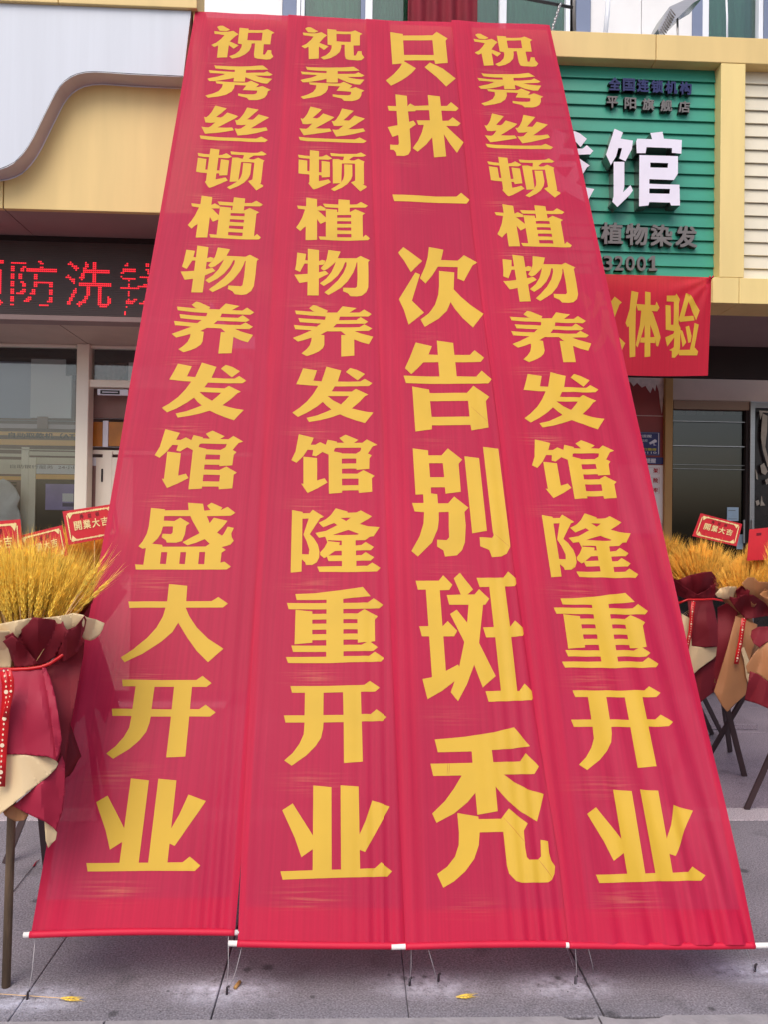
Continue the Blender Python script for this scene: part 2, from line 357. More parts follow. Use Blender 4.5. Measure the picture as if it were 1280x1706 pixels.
# ---------------------------------------------------------------- traced letter shapes: (x0, y0, scale, polygons, holes)
GL = {}
GL['zhu'] = (494, 40, 120/1280, [
 [(150,118),(195,95),(250,95),(310,128),(385,165),(320,190),(205,185)],
 [(107,192),(230,203),(350,200),(440,180),(538,237),(490,272),(400,370),(300,420),(215,440),(165,465),(140,470),(85,435),(170,395),(250,325),(300,262),(200,245),(122,240)],
 [(210,420),(215,660),(390,650),(395,370),(300,330)],
 [(400,370),(565,432),(485,495),(390,430),(380,390)],
 [(543,122),(703,138),(706,400),(620,412),(548,400)],
 [(695,162),(830,170),(960,170),(1035,148),(1165,208),(1120,235),(1118,415),(1000,415),(960,400),(960,212),(850,215),(695,210)],
 [(690,340),(830,352),(970,352),(970,402),(850,402),(700,405)],
 [(620,395),(790,395),(790,450),(765,530),(700,590),(600,640),(480,668),(425,630),(520,590),(590,530),(620,460)],
 [(850,390),(1005,390),(1012,595),(1045,595),(1060,570),(1085,515),(1150,518),(1155,570),(1198,630),(1150,675),(1080,682),(930,670),(875,655),(855,600)]], [])
GL['xiu'] = (494, 105, 120/1280, [
 [(160,103),(200,112),(420,117),(800,115),(1010,100),(1115,168),(1050,172),(880,180),(725,180),(600,178),(420,176),(190,160)],
 [(72,192),(250,205),(530,215),(700,230),(880,228),(1040,225),(1095,200),(1200,255),(1150,278),(1040,280),(880,280),(740,265),(530,262),(250,245),(98,240)],
 [(530,150),(725,150),(728,382),(530,382)],
 [(380,240),(535,240),(535,315),(460,335),(300,365),(190,382),(105,382),(68,342),(120,328),(250,300),(340,268)],
 [(720,240),(880,275),(960,300),(1060,318),(1200,330),(1125,418),(1040,412),(900,375),(780,325),(720,300)],
 [(215,382),(400,390),(560,395),(700,400),(770,398),(835,368),(985,435),(935,485),(985,480),(1045,462),(1200,525),(1152,550),(1145,610),(1110,665),(1050,695),(980,708),(840,705),(800,665),(640,628),(638,592),(740,603),(900,608),(945,600),(960,590),(968,545),(880,538),(708,528),(765,450),(700,445),(560,440),(400,438),(235,420)],
 [(350,420),(558,420),(552,500),(515,560),(430,615),(300,650),(120,678),(68,640),(200,600),(290,555),(340,490)]], [])
GL['si'] = (494, 150, 120/1280, [
 [(245,335),(448,382),(380,450),(282,535),(360,545),(400,525),(470,455),(668,520),(600,570),(330,720),(480,725),(585,722),(620,770),(480,795),(300,820),(125,840),(48,718),(110,725),(170,728),(215,700),(275,635),(190,645),(108,640),(70,540),(110,552),(150,515),(190,460)],
 [(805,362),(1012,402),(830,572),(930,575),(965,545),(1022,485),(1212,540),(915,728),(1040,728),(1180,712),(1215,765),(1000,815),(850,845),(700,862),(630,738),(690,745),(745,735),(830,665),(750,675),(660,672),(620,588),(665,590),(700,560),(760,470)],
 [(35,870),(200,885),(500,900),(800,908),(1030,908),(1115,875),(1240,938),(1190,970),(900,968),(500,955),(200,945),(60,928)]], [])
GL['dun'] = (490, 230, 120/1280, [
 [(278,250),(438,268),(435,800),(520,785),(605,765),(650,815),(520,880),(420,925),(345,948),(320,930),(250,840),(268,820),(270,600)],
 [(65,332),(180,348),(280,355),(440,368),(500,362),(568,332),(672,395),(610,420),(440,415),(280,402),(180,398),(82,385)],
 [(78,418),(230,438),(230,622),(285,628),(285,685),(150,675),(75,662)],
 [(485,440),(630,460),(630,722),(490,732),(485,695),(430,690),(430,640),(485,642)],
 [(635,300),(800,315),(1000,315),(1110,312),(1180,285),(1275,338),(1225,360),(1050,362),(970,415),(1000,430),(1060,432),(1132,400),(1250,452),(1232,470),(1235,845),(1218,858),(1282,890),(1280,910),(1170,980),(1005,820),(1060,800),(1080,790),(1078,488),(1030,485),(845,485),(832,830),(760,835),(685,838),(680,410),(780,408),(835,425),(865,428),(882,362),(780,358),(655,352)],
 [(885,500),(1028,505),(1030,700),(1005,770),(940,850),(850,910),(710,972),(650,938),(740,885),(820,830),(870,760),(885,690)]], [])
GL['zhi'] = (490, 320, 0.1, [
 [(200,125),(378,152),(378,825),(188,828),(192,600),(195,400)],
 [(45,255),(190,268),(380,282),(435,258),(520,300),(520,340),(400,340),(300,330),(185,322),(65,305)],
 [(180,320),(205,320),(205,590),(150,630),(100,678),(32,620),(80,550),(130,460)],
 [(370,335),(400,345),(530,460),(530,520),(435,562),(370,470)],
 [(475,225),(730,235),(920,240),(1040,238),(1108,198),(1225,260),(1180,292),(920,290),(730,290),(515,282)],
 [(735,148),(920,165),(922,390),(730,390)],
 [(525,310),(710,322),(712,360),(760,370),(760,410),(712,412),(712,800),(525,800)],
 [(705,362),(930,362),(1015,320),(1180,390),(1135,415),(1140,800),(950,800),(945,410),(705,410)],
 [(700,455),(955,458),(955,515),(700,512)],[(700,558),(955,562),(955,620),(700,618)],[(700,665),(955,672),(955,728),(700,725)],
 [(405,770),(525,775),(700,780),(950,785),(1145,785),(1185,748),(1258,808),(1225,838),(900,838),(600,832),(430,822)]], [])
GL['wu'] = (486, 400, 132/1280, [
 [(88,230),(232,250),(215,350),(265,355),(265,405),(205,405),(132,540),(52,505),(70,420)],
 [(258,165),(438,188),(432,915),(250,918),(255,600)],
 [(430,370),(485,345),(540,360),(520,410),(500,425),(430,425)],
 [(40,585),(150,580),(255,570),(430,545),(540,520),(590,568),(430,645),(255,698),(122,718)],
 [(588,188),(785,212),(740,318),(1040,322),(1108,288),(1260,362),(1230,385),(1235,600),(1232,790),(1200,870),(1130,925),(1050,938),(945,932),(905,885),(825,850),(828,795),(1025,800),(1050,780),(1058,650),(1055,390),(1042,388),(1030,450),(990,550),(900,690),(800,790),(700,850),(590,908),(525,865),(620,790),(740,680),(830,560),(880,440),(882,385),(858,385),(820,480),(740,600),(640,690),(515,762),(452,718),(560,640),(640,540),(690,430),(708,378),(640,440),(570,495),(512,515),(465,480),(515,420),(560,340)]], [])
GL['yang'] = (484, 480, 140/1280, [
 [(282,328),(345,278),(400,290),(565,360),(545,395),(450,400),(345,375)],
 [(700,400),(790,300),(1000,330),(890,400),(800,430)],
 [(65,362),(280,378),(540,390),(700,392),(890,398),(1050,398),(1118,352),(1232,422),(1180,458),(900,458),(600,450),(300,438),(85,418)],
 [(118,478),(300,490),(520,500),(735,510),(1000,512),(1065,468),(1178,538),(1130,568),(900,568),(600,560),(400,555),(140,538)],
 [(48,580),(200,595),(400,605),(650,615),(900,622),(1050,620),(1120,578),(1240,640),(1190,675),(950,680),(600,675),(300,660),(70,645)],
 [(535,440),(750,450),(735,505),(690,570),(650,612),(540,680),(450,728),(320,770),(200,810),(110,832),(35,775),(150,735),(310,665),(400,605),(480,540),(525,490)],
 [(325,700),(512,735),(512,880),(490,930),(430,980),(340,1020),(245,1052),(165,1010),(240,950),(290,890),(315,820)],
 [(770,660),(950,670),(1060,715),(1255,765),(1190,878),(1080,850),(970,805),(900,770),(840,735),(770,680)],
 [(770,735),(965,735),(968,1050),(880,1055),(770,1060)]], [])
GL['fa'] = (484, 590, 140/1280, [
 [(188,230),(400,262),(345,418),(470,428),(545,205),(770,265),(715,432),(900,440),(1060,438),(1128,398),(1242,465),(1190,505),(1000,510),(670,505),(625,580),(780,585),(930,590),(990,550),(1180,635),(1130,660),(1050,745),(930,845),(1020,870),(1140,895),(1258,910),(1130,1068),(1000,1030),(850,975),(750,930),(600,980),(450,1015),(280,1042),(242,980),(400,945),(540,890),(620,855),(550,800),(490,738),(400,810),(250,900),(110,965),(25,900),(130,830),(250,730),(350,610),(420,495),(300,490),(85,470),(140,350)],
 [(840,290),(905,232),(1010,262),(1130,325),(1020,420)]], [[(560,650),(890,655),(830,720),(765,780),(650,720)]])
GL['guan'] = (484, 705, 144/1280, [
 [(120,170),(340,225),(295,328),(365,328),(435,290),(520,330),(545,255),(682,285),(685,305),(680,378),(650,385),(638,430),(755,455),(755,475),(560,475),(470,435),(375,498),(318,485),(335,405),(250,400),(180,500),(85,592),(10,555),(70,430)],
 [(188,502),(390,525),(390,855),(500,825),(545,888),(400,970),(250,1040),(155,900),(188,905)],
 [(680,302),(790,305),(720,232),(812,185),(1000,265),(935,308),(1060,308),(1125,258),(1280,338),(1215,360),(1140,465),(1200,495),(1165,535),(1162,692),(975,708),(968,540),(750,538),(750,462),(965,468),(1030,430),(1045,380),(660,378),(640,400)],
 [(560,460),(755,460),(760,1042),(565,1055)],
 [(750,612),(975,612),(975,688),(750,688)],
 [(752,760),(985,765),(1078,712),(1242,798),(1200,830),(1205,1032),(1010,1050),(1003,1010),(752,1012),(752,935),(1003,935),(1003,838),(752,835)]], [])
GL['sheng'] = (220, 820, 180/1280, [
 [(222,182),(390,205),(390,218),(670,215),(662,128),(840,142),(855,225),(930,215),(888,165),(940,130),(1070,188),(1045,220),(1130,180),(1222,248),(1170,285),(885,288),(918,372),(968,308),(1130,345),(1080,410),(1005,485),(1065,520),(1085,500),(1132,415),(1205,428),(1175,490),(1178,530),(1202,580),(1160,630),(1070,652),(1060,655),(1110,688),(1060,720),(1045,838),(1095,828),(1168,885),(1120,920),(600,920),(250,915),(40,910),(32,850),(130,855),(160,655),(120,665),(72,635),(120,580),(170,490),(195,400)]],
 [[(380,285),(690,285),(720,350),(800,490),(700,540),(598,595),(655,632),(760,600),(860,560),(920,615),(870,648),(360,648),(355,625),(235,608),(300,550),(340,490),(365,408),(485,408),(480,480),(460,500),(360,495),(350,535),(400,570),(410,598),(520,600),(590,580),(625,500),(640,400),(680,370),(570,305),(500,345),(375,340)],
  [(345,710),(418,712),(400,852),(328,850)],[(572,712),(640,712),(625,855),(557,852)],[(797,712),(866,712),(855,858),(782,855)]])
GL['da'] = (190, 950, 200/1280, [
 [(585,148),(780,168),(768,332),(1040,332),(1110,288),(1212,358),(1160,400),(762,400),(800,490),(880,610),(1000,730),(1165,838),(1000,980),(880,860),(780,720),(720,620),(683,560),(620,660),(500,760),(300,890),(108,975),(65,922),(200,840),(350,720),(450,610),(520,490),(548,398),(160,395),(148,328),(565,332)]], [])
GL['long'] = (480, 830, 0.125, [
 [(50,165),(190,188),(190,205),(285,205),(325,160),(475,255),(425,275),(285,485),(340,540),(395,630),(415,720),(410,800),(380,860),(320,895),(235,895),(225,860),(180,820),(175,985),(32,998)],
 [(632,145),(785,190),(790,208),(905,205),(965,180),(1115,258),(1060,295),(950,360),(1060,390),(1215,402),(1135,525),(1085,528),(1025,575),(895,575),(895,645),(975,640),(1030,600),(1140,668),(1095,710),(900,712),(900,775),(975,775),(1030,735),(1142,805),(1095,848),(905,848),(905,918),(1050,918),(1115,875),(1228,945),(1180,995),(800,998),(415,990),(385,920),(715,918),(715,848),(535,848),(515,790),(478,808),(425,765),(425,730),(480,670),(520,600),(500,540),(490,522),(410,535),(360,470),(500,445),(655,370),(610,340),(465,395),(405,335),(500,290),(570,230)]],
 [[(188,278),(272,275),(240,370),(202,490),(245,580),(280,690),(272,755),(182,752)],
  [(700,275),(835,272),(770,318)],[(590,500),(800,435),(940,490),(920,502),(720,505)],[(525,570),(712,578),(712,638),(675,638),(688,602),(530,582)],[(535,775),(620,715),(712,712),(712,775)]])
GL['zhong'] = (470, 970, 175/1280, [
 [(160,150),(400,140),(700,110),(980,72),(1075,185),(900,198),(740,215),(540,222),(175,222)],
 [(58,260),(540,262),(740,265),(1040,262),(1112,212),(1228,290),(1180,335),(740,338),(540,338),(78,335)],
 [(540,150),(742,150),(745,950),(535,950)],
 [(162,342),(365,362),(365,742),(150,762)],
 [(360,392),(920,392),(1000,342),(1162,432),(1125,475),(1127,732),(1070,740),(920,748),(915,462),(360,462)],
 [(360,512),(925,512),(925,585),(360,585)],[(360,640),(925,638),(925,710),(360,712)],
 [(112,778),(540,780),(745,775),(965,775),(1040,738),(1075,740),(1162,808),(1105,850),(745,852),(540,855),(132,855)],
 [(45,918),(535,915),(745,912),(1055,910),(1125,862),(1242,938),(1200,982),(900,985),(600,992),(72,990)]], [])
GL['kai'] = (465, 1120, 180/1280, [
 [(133,170),(600,168),(1005,162),(1072,112),(1188,195),(1135,240),(965,242),(972,505),(1080,505),(1150,450),(1278,540),(1222,588),(975,592),(988,1065),(765,1080),(762,597),(525,600),(518,680),(495,780),(430,880),(320,990),(148,1110),(60,1048),(160,960),(240,850),(290,740),(300,600),(75,600),(55,515),(300,515),(305,248),(152,248)]],
 [[(525,248),(755,245),(760,512),(522,512)]])
GL['ye'] = (460, 1295, 200/1280, [
 [(45,1002),(390,990),(700,982),(1050,970),(1118,908),(1242,1002),(1190,1058),(700,1068),(68,1090)],
 [(395,90),(588,108),(590,1000),(388,1010)],[(685,88),(877,102),(892,1000),(690,1000)],
 [(65,352),(175,280),(400,635),(400,760),(268,852),(200,650)],
 [(1022,250),(1215,315),(945,798),(880,770),(880,625),(950,470)]], [])
GL['zhi_only'] = (640, 40, 125/1280, [
 [(112,185),(325,218),(352,675),(350,725),(148,738)],
 [(320,245),(830,258),(898,200),(1085,318),(1050,352),(1088,735),(875,748),(860,685),(340,675),(340,580),(852,595),(828,342),(325,328)],
 [(330,700),(365,700),(548,815),(480,890),(380,970),(250,1045),(125,1110),(38,1022),(160,920),(270,800)],
 [(785,720),(1000,830),(1222,1000),(1062,1135),(900,970),(695,800)]], [])
GL['mo'] = (640, 150, 140/1280, [
 [(178,118),(352,142),(360,300),(385,540),(400,740),(410,900),(408,980),(375,1040),(310,1062),(195,1060),(185,1010),(150,970),(100,965),(100,888),(140,895),(220,895),(232,870),(215,650),(190,300)],
 [(60,298),(190,302),(360,302),(400,260),(470,300),(690,292),(860,302),(960,300),(1020,242),(1135,335),(1095,375),(870,370),(690,365),(490,365),(475,380),(370,382),(200,375),(80,370)],
 [(62,622),(210,595),(380,545),(450,522),(490,580),(390,650),(220,745),(132,772)],
 [(500,520),(700,520),(890,525),(985,522),(1045,470),(1165,560),(1120,602),(890,600),(610,590),(525,588)],
 [(668,135),(852,155),(890,525),(915,760),(948,1060),(765,1080),(735,780),(700,500)],
 [(610,580),(740,580),(740,770),(650,880),(515,995),(440,940),(520,830),(580,700)],
 [(895,580),(950,605),(1060,710),(1212,845),(1112,1005),(1000,860),(920,740),(885,680)]], [])
GL['yi'] = (640, 300, 0.125, [[(115,238),(400,248),(700,258),(965,255),(1028,202),(1142,295),(1100,345),(500,338),(140,325)]], [])
GL['ci'] = (650, 410, 0.125, [
 [(110,130),(180,55),(432,235),(280,385),(200,250)],
 [(340,390),(402,415),(295,762),(455,920),(250,1080),(190,890),(122,745)],
 [(520,48),(713,80),(682,218),(905,222),(985,150),(1165,248),(1100,285),(985,495),(900,460),(905,308),(640,305),(560,430),(475,532),(402,465),(470,310),(505,180)],
 [(655,362),(858,380),(850,605),(940,700),(1080,820),(1245,932),(1105,1115),(970,990),(870,870),(808,775),(760,890),(650,1000),(465,1108),(410,1010),(520,930),(600,820),(645,680),(655,560)]], [])
GL['gao'] = (665, 570, 0.125, [
 [(225,35),(440,85),(395,195),(520,202),(505,12),(722,42),(738,202),(945,200),(1005,138),(1132,240),(1088,295),(750,300),(768,488),(1030,490),(1100,412),(1232,528),(1190,582),(650,588),(95,580),(65,482),(540,488),(525,298),(325,298),(260,370),(165,460),(82,382),(150,230)],
 [(178,625),(402,660),(408,708),(905,708),(990,612),(1200,760),(1155,815),(1190,1170),(965,1210),(950,1135),(440,1138),(438,1192),(220,1222)]],
 [[(415,815),(920,815),(938,1025),(435,1025)]])
GL['bie'] = (675, 740, 190/1280, [
 [(88,72),(260,95),(262,150),(410,150),(480,72),(640,200),(600,245),(625,560),(455,580),(448,508),(290,508),(292,575),(362,585),(370,688),(485,688),(550,612),(710,738),(665,785),(679,935),(670,1125),(638,1213),(581,1270),(449,1283),(430,1213),(360,1169),(360,1093),(468,1099),(495,1068),(490,935),(490,785),(378,785),(379,872),(367,973),(303,1125),(145,1283),(73,1223),(164,1061),(209,910),(215,785),(110,778),(80,685),(210,682),(205,585),(120,590)],
 [(665,162),(828,185),(915,998),(752,1025)],
 [(873,58),(1043,78),(1172,1120),(1176,1175),(1138,1251),(1074,1286),(971,1291),(942,1213),(841,1169),(834,1068),(973,1077),(992,1049),(980,1000)]],
 [[(270,238),(425,238),(440,395),(282,395)]])
GL['ban'] = (675, 860, 230/1226, [
 [(95,590),(300,588),(338,540),(420,625),(392,670),(308,672),(332,992),(378,945),(463,1032),(435,1080),(340,1080),(362,1385),(470,1328),(480,1350),(525,1130),(400,882),(458,845),(550,960),(562,802),(392,800),(370,715),(495,712),(432,568),(485,520),(602,668),(552,712),(615,712),(655,665),(745,750),(710,802),(690,802),(655,1140),(802,1432),(688,1532),(612,1332),(550,1500),(470,1652),(405,1572),(440,1475),(330,1560),(200,1635),(155,1458),(240,1440),(215,1080),(150,1080),(127,992),(208,990),(185,668),(115,668)],
 [(632,565),(870,565),(912,508),(1002,592),(970,638),(882,642),(928,998),(972,942),(1065,1030),(1040,1078),(938,1088),(992,1565),(1012,1562),(1055,1500),(1135,1580),(1140,1610),(1120,1645),(740,1658),(712,1565),(848,1562),(798,1090),(718,1090),(690,1002),(785,1000),(745,645),(660,645)]], [])
GL['tu'] = (700, 1210, 0.1875, [
 [(130,125),(400,100),(650,62),(830,18),(972,185),(800,208),(635,218),(648,325),(885,320),(935,245),(1050,365),(1010,430),(740,435),(830,500),(950,565),(1092,608),(1035,848),(900,770),(780,670),(668,540),(688,758),(508,790),(490,595),(420,680),(300,780),(145,862),(108,780),(220,670),(300,560),(370,442),(118,448),(92,340),(465,330),(458,230),(158,238)],
 [(330,775),(515,805),(520,828),(718,825),(785,735),(950,868),(918,930),(930,1080),(945,1165),(965,1188),(1045,1185),(1070,1160),(1065,1012),(1130,1025),(1140,1130),(1160,1195),(1195,1245),(1190,1310),(1165,1365),(1130,1388),(900,1390),(850,1375),(790,1310),(770,1240),(738,940),(528,945),(520,1060),(480,1180),(400,1290),(300,1380),(205,1435),(150,1315),(240,1250),(310,1160),(342,1060),(345,950)]], [])
GL['ti'] = (960, 360, 220/1280, [
 [(538,725),(605,740),(580,900),(572,1350),(518,1358),(515,1060),(498,1068),(482,1030),(520,900)],
 [(585,850),(770,862),(780,828),(810,885),(788,920),(600,910)],
 [(670,732),(722,740),(718,1350),(662,1355)],
 [(635,895),(680,895),(665,1050),(632,1160),(595,1262),(578,1240),(620,1050)],
 [(710,895),(745,930),(790,1060),(820,1170),(795,1255),(778,1250),(760,1160),(710,1020)],
 [(630,1170),(765,1165),(765,1222),(620,1215)]], [])
GL['yan'] = (960, 360, 220/1280, [
 [(880,772),(965,770),(975,752),(1010,805),(998,850),(995,1040),(1015,1080),(1010,1270),(1000,1320),(960,1365),(930,1362),(932,1300),(905,1290),(935,1275),(950,1262),(955,1170),(885,1255),(865,1170),(945,1135),(955,1110),(870,1095),(870,860),(918,865),(920,1050),(945,1050),(952,828),(880,825)],
 [(1070,745),(1115,765),(1200,915),(1165,1010),(1110,870),(1090,830),(1052,970),(1140,965),(1150,1010),(1030,1020),(1010,1022),(995,1000),(1040,850)],
 [(1010,1095),(1035,1110),(1070,1220),(1035,1265)],[(1065,1070),(1098,1060),(1122,1160),(1112,1220),(1090,1225)],
 [(1150,1035),(1190,1052),(1150,1270),(1185,1310),(1175,1348),(1000,1342),(1002,1290),(1105,1292),(1130,1180)]], [])

def glyph_px(g):
    x0, y0, k, P, H = GL[g]
    f = lambda q: [(x0+a*k, y0+b*k) for a, b in q]
    return [f(p) for p in P], [f(h) for h in H]
def bbox(P):
    xs = [a for p in P for a, b in p]; ys = [b for p in P for a, b in p]
    return min(xs), max(xs), min(ys), max(ys)

# ---------------------------------------------------------------- text with the bundled font
def text_polys(s, size=1.0, bold=0.0):
    cu = bpy.data.curves.new('t', 'FONT'); cu.body = s; cu.size = size; cu.resolution_u = 3
    o = bpy.data.objects.new('t', cu); C.objects.link(o)
    dg = bpy.context.evaluated_depsgraph_get(); me = bpy.data.meshes.new_from_object(o.evaluated_get(dg))
    me.calc_loop_triangles()
    V = [v.co.copy() for v in me.vertices]; T = [tuple(t.vertices) for t in me.loop_triangles]
    bpy.data.objects.remove(o); bpy.data.curves.remove(cu); bpy.data.meshes.remove(me)
    xs = [v.x for v in V]; ys = [v.y for v in V]
    x0, x1, y0, y1 = min(xs), max(xs), min(ys), max(ys)
    return [((v.x-x0)/(x1-x0), (v.y-y0)/(y1-y0)) for v in V], T
def bold_copies(V, T, b, hv=1.0, n_chars=1):
    """heavier strokes: shifted copies, each a hair in front of the last (third value = layer)"""
    sh = [(0, 0)] if not b else [(0, 0), (-b, -b), (b, b), (-b, b), (b, -b)]
    out, tr = [], []
    for k, (dx, dy) in enumerate(sh):
        i0 = len(out); dx = dx/n_chars
        out += [((a+dx+b/n_chars)/(1+2*b/n_chars), (c+dy+b)/(1+2*b), k) for a, c in V]; tr += [tuple(q+i0 for q in t) for t in T]
    return out, tr
def text_obj(name, s, p0, ux, uz, m, root=None, depth=None, m_side=None, bold=0.0, mirror=False):
    """text filling the parallelogram p0, p0+ux, p0+uz; depth vector extrudes backwards"""
    V, T = text_polys(s); V, T = bold_copies(V, T, bold, 1.0, len(s))
    p0, ux, uz = Vector(p0), Vector(ux), Vector(uz); nrm = ux.cross(uz).normalized()
    P = [p0+ux*a+uz*b+nrm*(k*0.00025) for a, b, k in V]
    if depth is None:
        o = mesh_obj(name, P, T, m)
    else:
        n = len(P); D = Vector(depth); vs = P+[p+D for p in P]; fs = list(T); mi = [0]*len(T)
        E = set((t[k], t[(k+1) % 3]) for t in T for k in range(3))
        for a, b in E:
            if (b, a) not in E: fs.append((b, a, a+n, b+n)); mi.append(1)
        o = mesh_obj(name, vs, fs, None, mats=[m, m_side or m], midx=mi)
    if root is not None: attach(o, root)
    return o

# ---------------------------------------------------------------- ground
FY = 5.08          # front face of the shop signs
SY = 6.35          # shop fronts
ground = struct(mesh_obj('ground', [(-40,-30,-0.06),(40,-30,-0.06),(40,60,-0.06),(-40,60,-0.06)], [(0,1,2,3)], M['ground']))
pav = bpy.data.objects.new('pavement', None); C.objects.link(pav); pav['kind'] = 'structure'; pav['base'] = (0, 0, 0)
def slab(x0, x1, y0, y1, z, m, name='slab', bev=0.004, th=0.055):
    return box(name, x0, x1, y0, y1, z-th, z, m, pav, bev)
jx = G(677, 1650).x
yk = G(640, 1697).y                               # joint to the kerb
yb0, yb1 = G(1240, 1366).y, G(1240, 1345).y      # light strip
W = 0.60
for i in range(-3, 3):
    x0 = jx+i*W
    if i == 2: continue
    xe = x0+W if i < 1 else 6.0
    if i == 1: slab(x0+0.003, x0+W*0+5.0, yk+0.004, yb0-0.003, 0.0, M['slab']); continue
    slab(x0+(0.0007 if i in (0, -2) else 0.0019) if i > -3 else -6.0, xe-(0.0006 if i == -1 else 0.0019), yk+0.004, yb0-0.003, random.uniform(-0.001, 0.001), M['slab'])
for i in range(-3, 3): slab(i*2.1-0.3+0.003, i*2.1+1.8-0.003, yb0+0.003, yb1-0.003, random.uniform(0, 0.001), M['slab_light'], 'strip_slab')
for j in range(3):
    for i in range(-5, 6):
        x0 = jx+i*0.9+0.3*j; y0 = yb1+j*0.78
        slab(x0+0.003, x0+0.9-0.003, y0+0.003, y0+0.78-0.003, random.uniform(-0.0015, 0.0015), M['slab_far'])
slab(-6, 6.5, yb1+3*0.78+0.003, 8.6, 0.0, M['slab_far'])
# kerb stones in front, one with a broken arris
kx = G(1000, 1700).x
def kerb_stone(xa, xb, chips):
    top = [(xa, yk)]
    for (cx, w_, d) in chips: top += [(cx-w_, yk), (cx-w_*0.6, yk-d*0.8), (cx, yk-d), (cx+w_*0.75, yk-d*0.75), (cx+w_, yk)]
    top += [(xb, yk), (xb, yk-0.32), (xa, yk-0.32)]
    o = prism('kerb_stone', [top], [], lambda x, y: (x, y, 0.003), (0, 0, -0.2), M['kerb'], M['kerb'], pav)
x = -3.6
kcuts = [-3.6, -2.65, -1.7, -0.72, kx+0.0, kx+0.95, 2.6, 3.6]
for a, b in zip(kcuts[:-1], kcuts[1:]):
    ch = []
    if abs(a-kx) < 1e-6: ch = [(a+0.11, 0.10, 0.018)]
    elif abs(b-kx) < 1e-6: ch = [(b-0.06, 0.055, 0.02)]
    kerb_stone(a+0.003, b-0.003, ch)
slab(-6, 6, -6, yk-0.325, -0.02, M['slab_far'], 'road_slab')
# raised threshold by the right-hand shop
ta = G(1263, 1216); 
box('doorstep', ta.x-3.2, ta.x, ta.y, ta.y+0.42, 0.0, 0.045, M['slab_far'], pav, 0.006)
# ================================================================ LEFT: BANK SIGN
GB = 5.03           # front plane of the gold beams
sign = thing('shop_sign', 'cream gold fascia with a white curved upper panel on the left shop', 'sign', (-2, 5.1, 3.5))
zt = U(160, 352, 5.11).z; zc = U(160, 13, 4.98).z
def panel_px(name, xa, xb, Y, z0, z1, m, root, d=0.04, bev=0.003, ym=200):
    return box(name, U(xa, ym, Y).x, U(xb, ym, Y).x, Y, Y+d, z0, z1, m, root, bev)
panel_px('gold_panel', -420, 4, 5.11, zt, zc, M['gold'], sign, ym=350)
panel_px('gold_panel', 6, 330, 5.11, zt, zc, M['gold'], sign, ym=350)
poly = [(-420,2),(0,6),(318,19),(305,129),(220,125),(160,121),(143,122),(129,125),(118,130),(108,137),(100,146),(93,156),(75,192),(57,229),(47,246),(39,257),(31,266),(23,273),(12,279),(0,283),(-40,290),(-420,282)]
prism('white_panel', [[(U(a,b,4.98).x, U(a,b,4.98).z) for a, b in poly]], [], lambda x, z: (x, 4.98, z), (0, 0.128, 0), M['white_panel'], M['return'], sign)
edge = [U(a, b+1, 4.985) for a, b in poly[3:-1]]
tube('edge_trim', [p+Vector((0, 0.122, -0.004)) for p in edge], 0.004, M['pvc'], sign, 6)
tube('edge_trim', [p+Vector((0, -0.006, 0.001)) for p in edge], 0.0022, M['pvc'], sign, 6)
tube('sealant_line', [p+Vector((0, -0.0055, 0.006+0.002*noise.noise(Vector((i*2.3, 0, 0))))) for i, p in enumerate(edge)], 0.0022, M['seam'], sign, 6)
zc2 = zc+0.42
xs = U(97, 8, 4.96).x
box('cornice_panel', U(-420, 8, 4.96).x, xs-0.002, 4.955, 5.2, zc+0.003, zc2, M['gold'], sign, 0.004)
box('cornice_panel', xs+0.002, U(328, 10, 4.96).x, 4.955, 5.2, zc+0.003, zc2, M['gold'], sign, 0.004)
panel_px('side_strip', 321, 342, 4.99, zt, zc, M['gold'], sign, 0.1, ym=60)
# soffit below the fascia, in sheets
sxs = [U(-420,350,5.12).x, U(6,350,5.12).x, U(345,350,5.12).x]
for a, b in zip(sxs[:-1], sxs[1:]):
    box('soffit_panel', a+0.003, b-0.003, 5.118, 5.75, zt+0.002, zt+0.02, M['soffit'], sign, 0.002)
# LED scrolling sign
led = thing('led_sign', 'long dark LED board scrolling red characters under the left soffit', 'led sign', (-2, 5.6, 3.0))
LY = 5.60
zl1 = U(130, 404, LY).z; zl0 = U(130, 527, LY).z; xl0, xl1 = U(-420, 450, LY).x, U(345, 450, LY).x
box('screen', xl0, xl1, LY, LY+0.12, zl0, zl1, M['led'], led)
zb = U(130, 536, LY).z
box('bezel', xl0, xl1, LY-0.015, LY+0.12, zb, zl0-0.001, M['soffit'], led, 0.004)
box('bezel', xl0, xl1, LY-0.008, LY+0.12, zl1+0.001, zt, M['seam'], led)
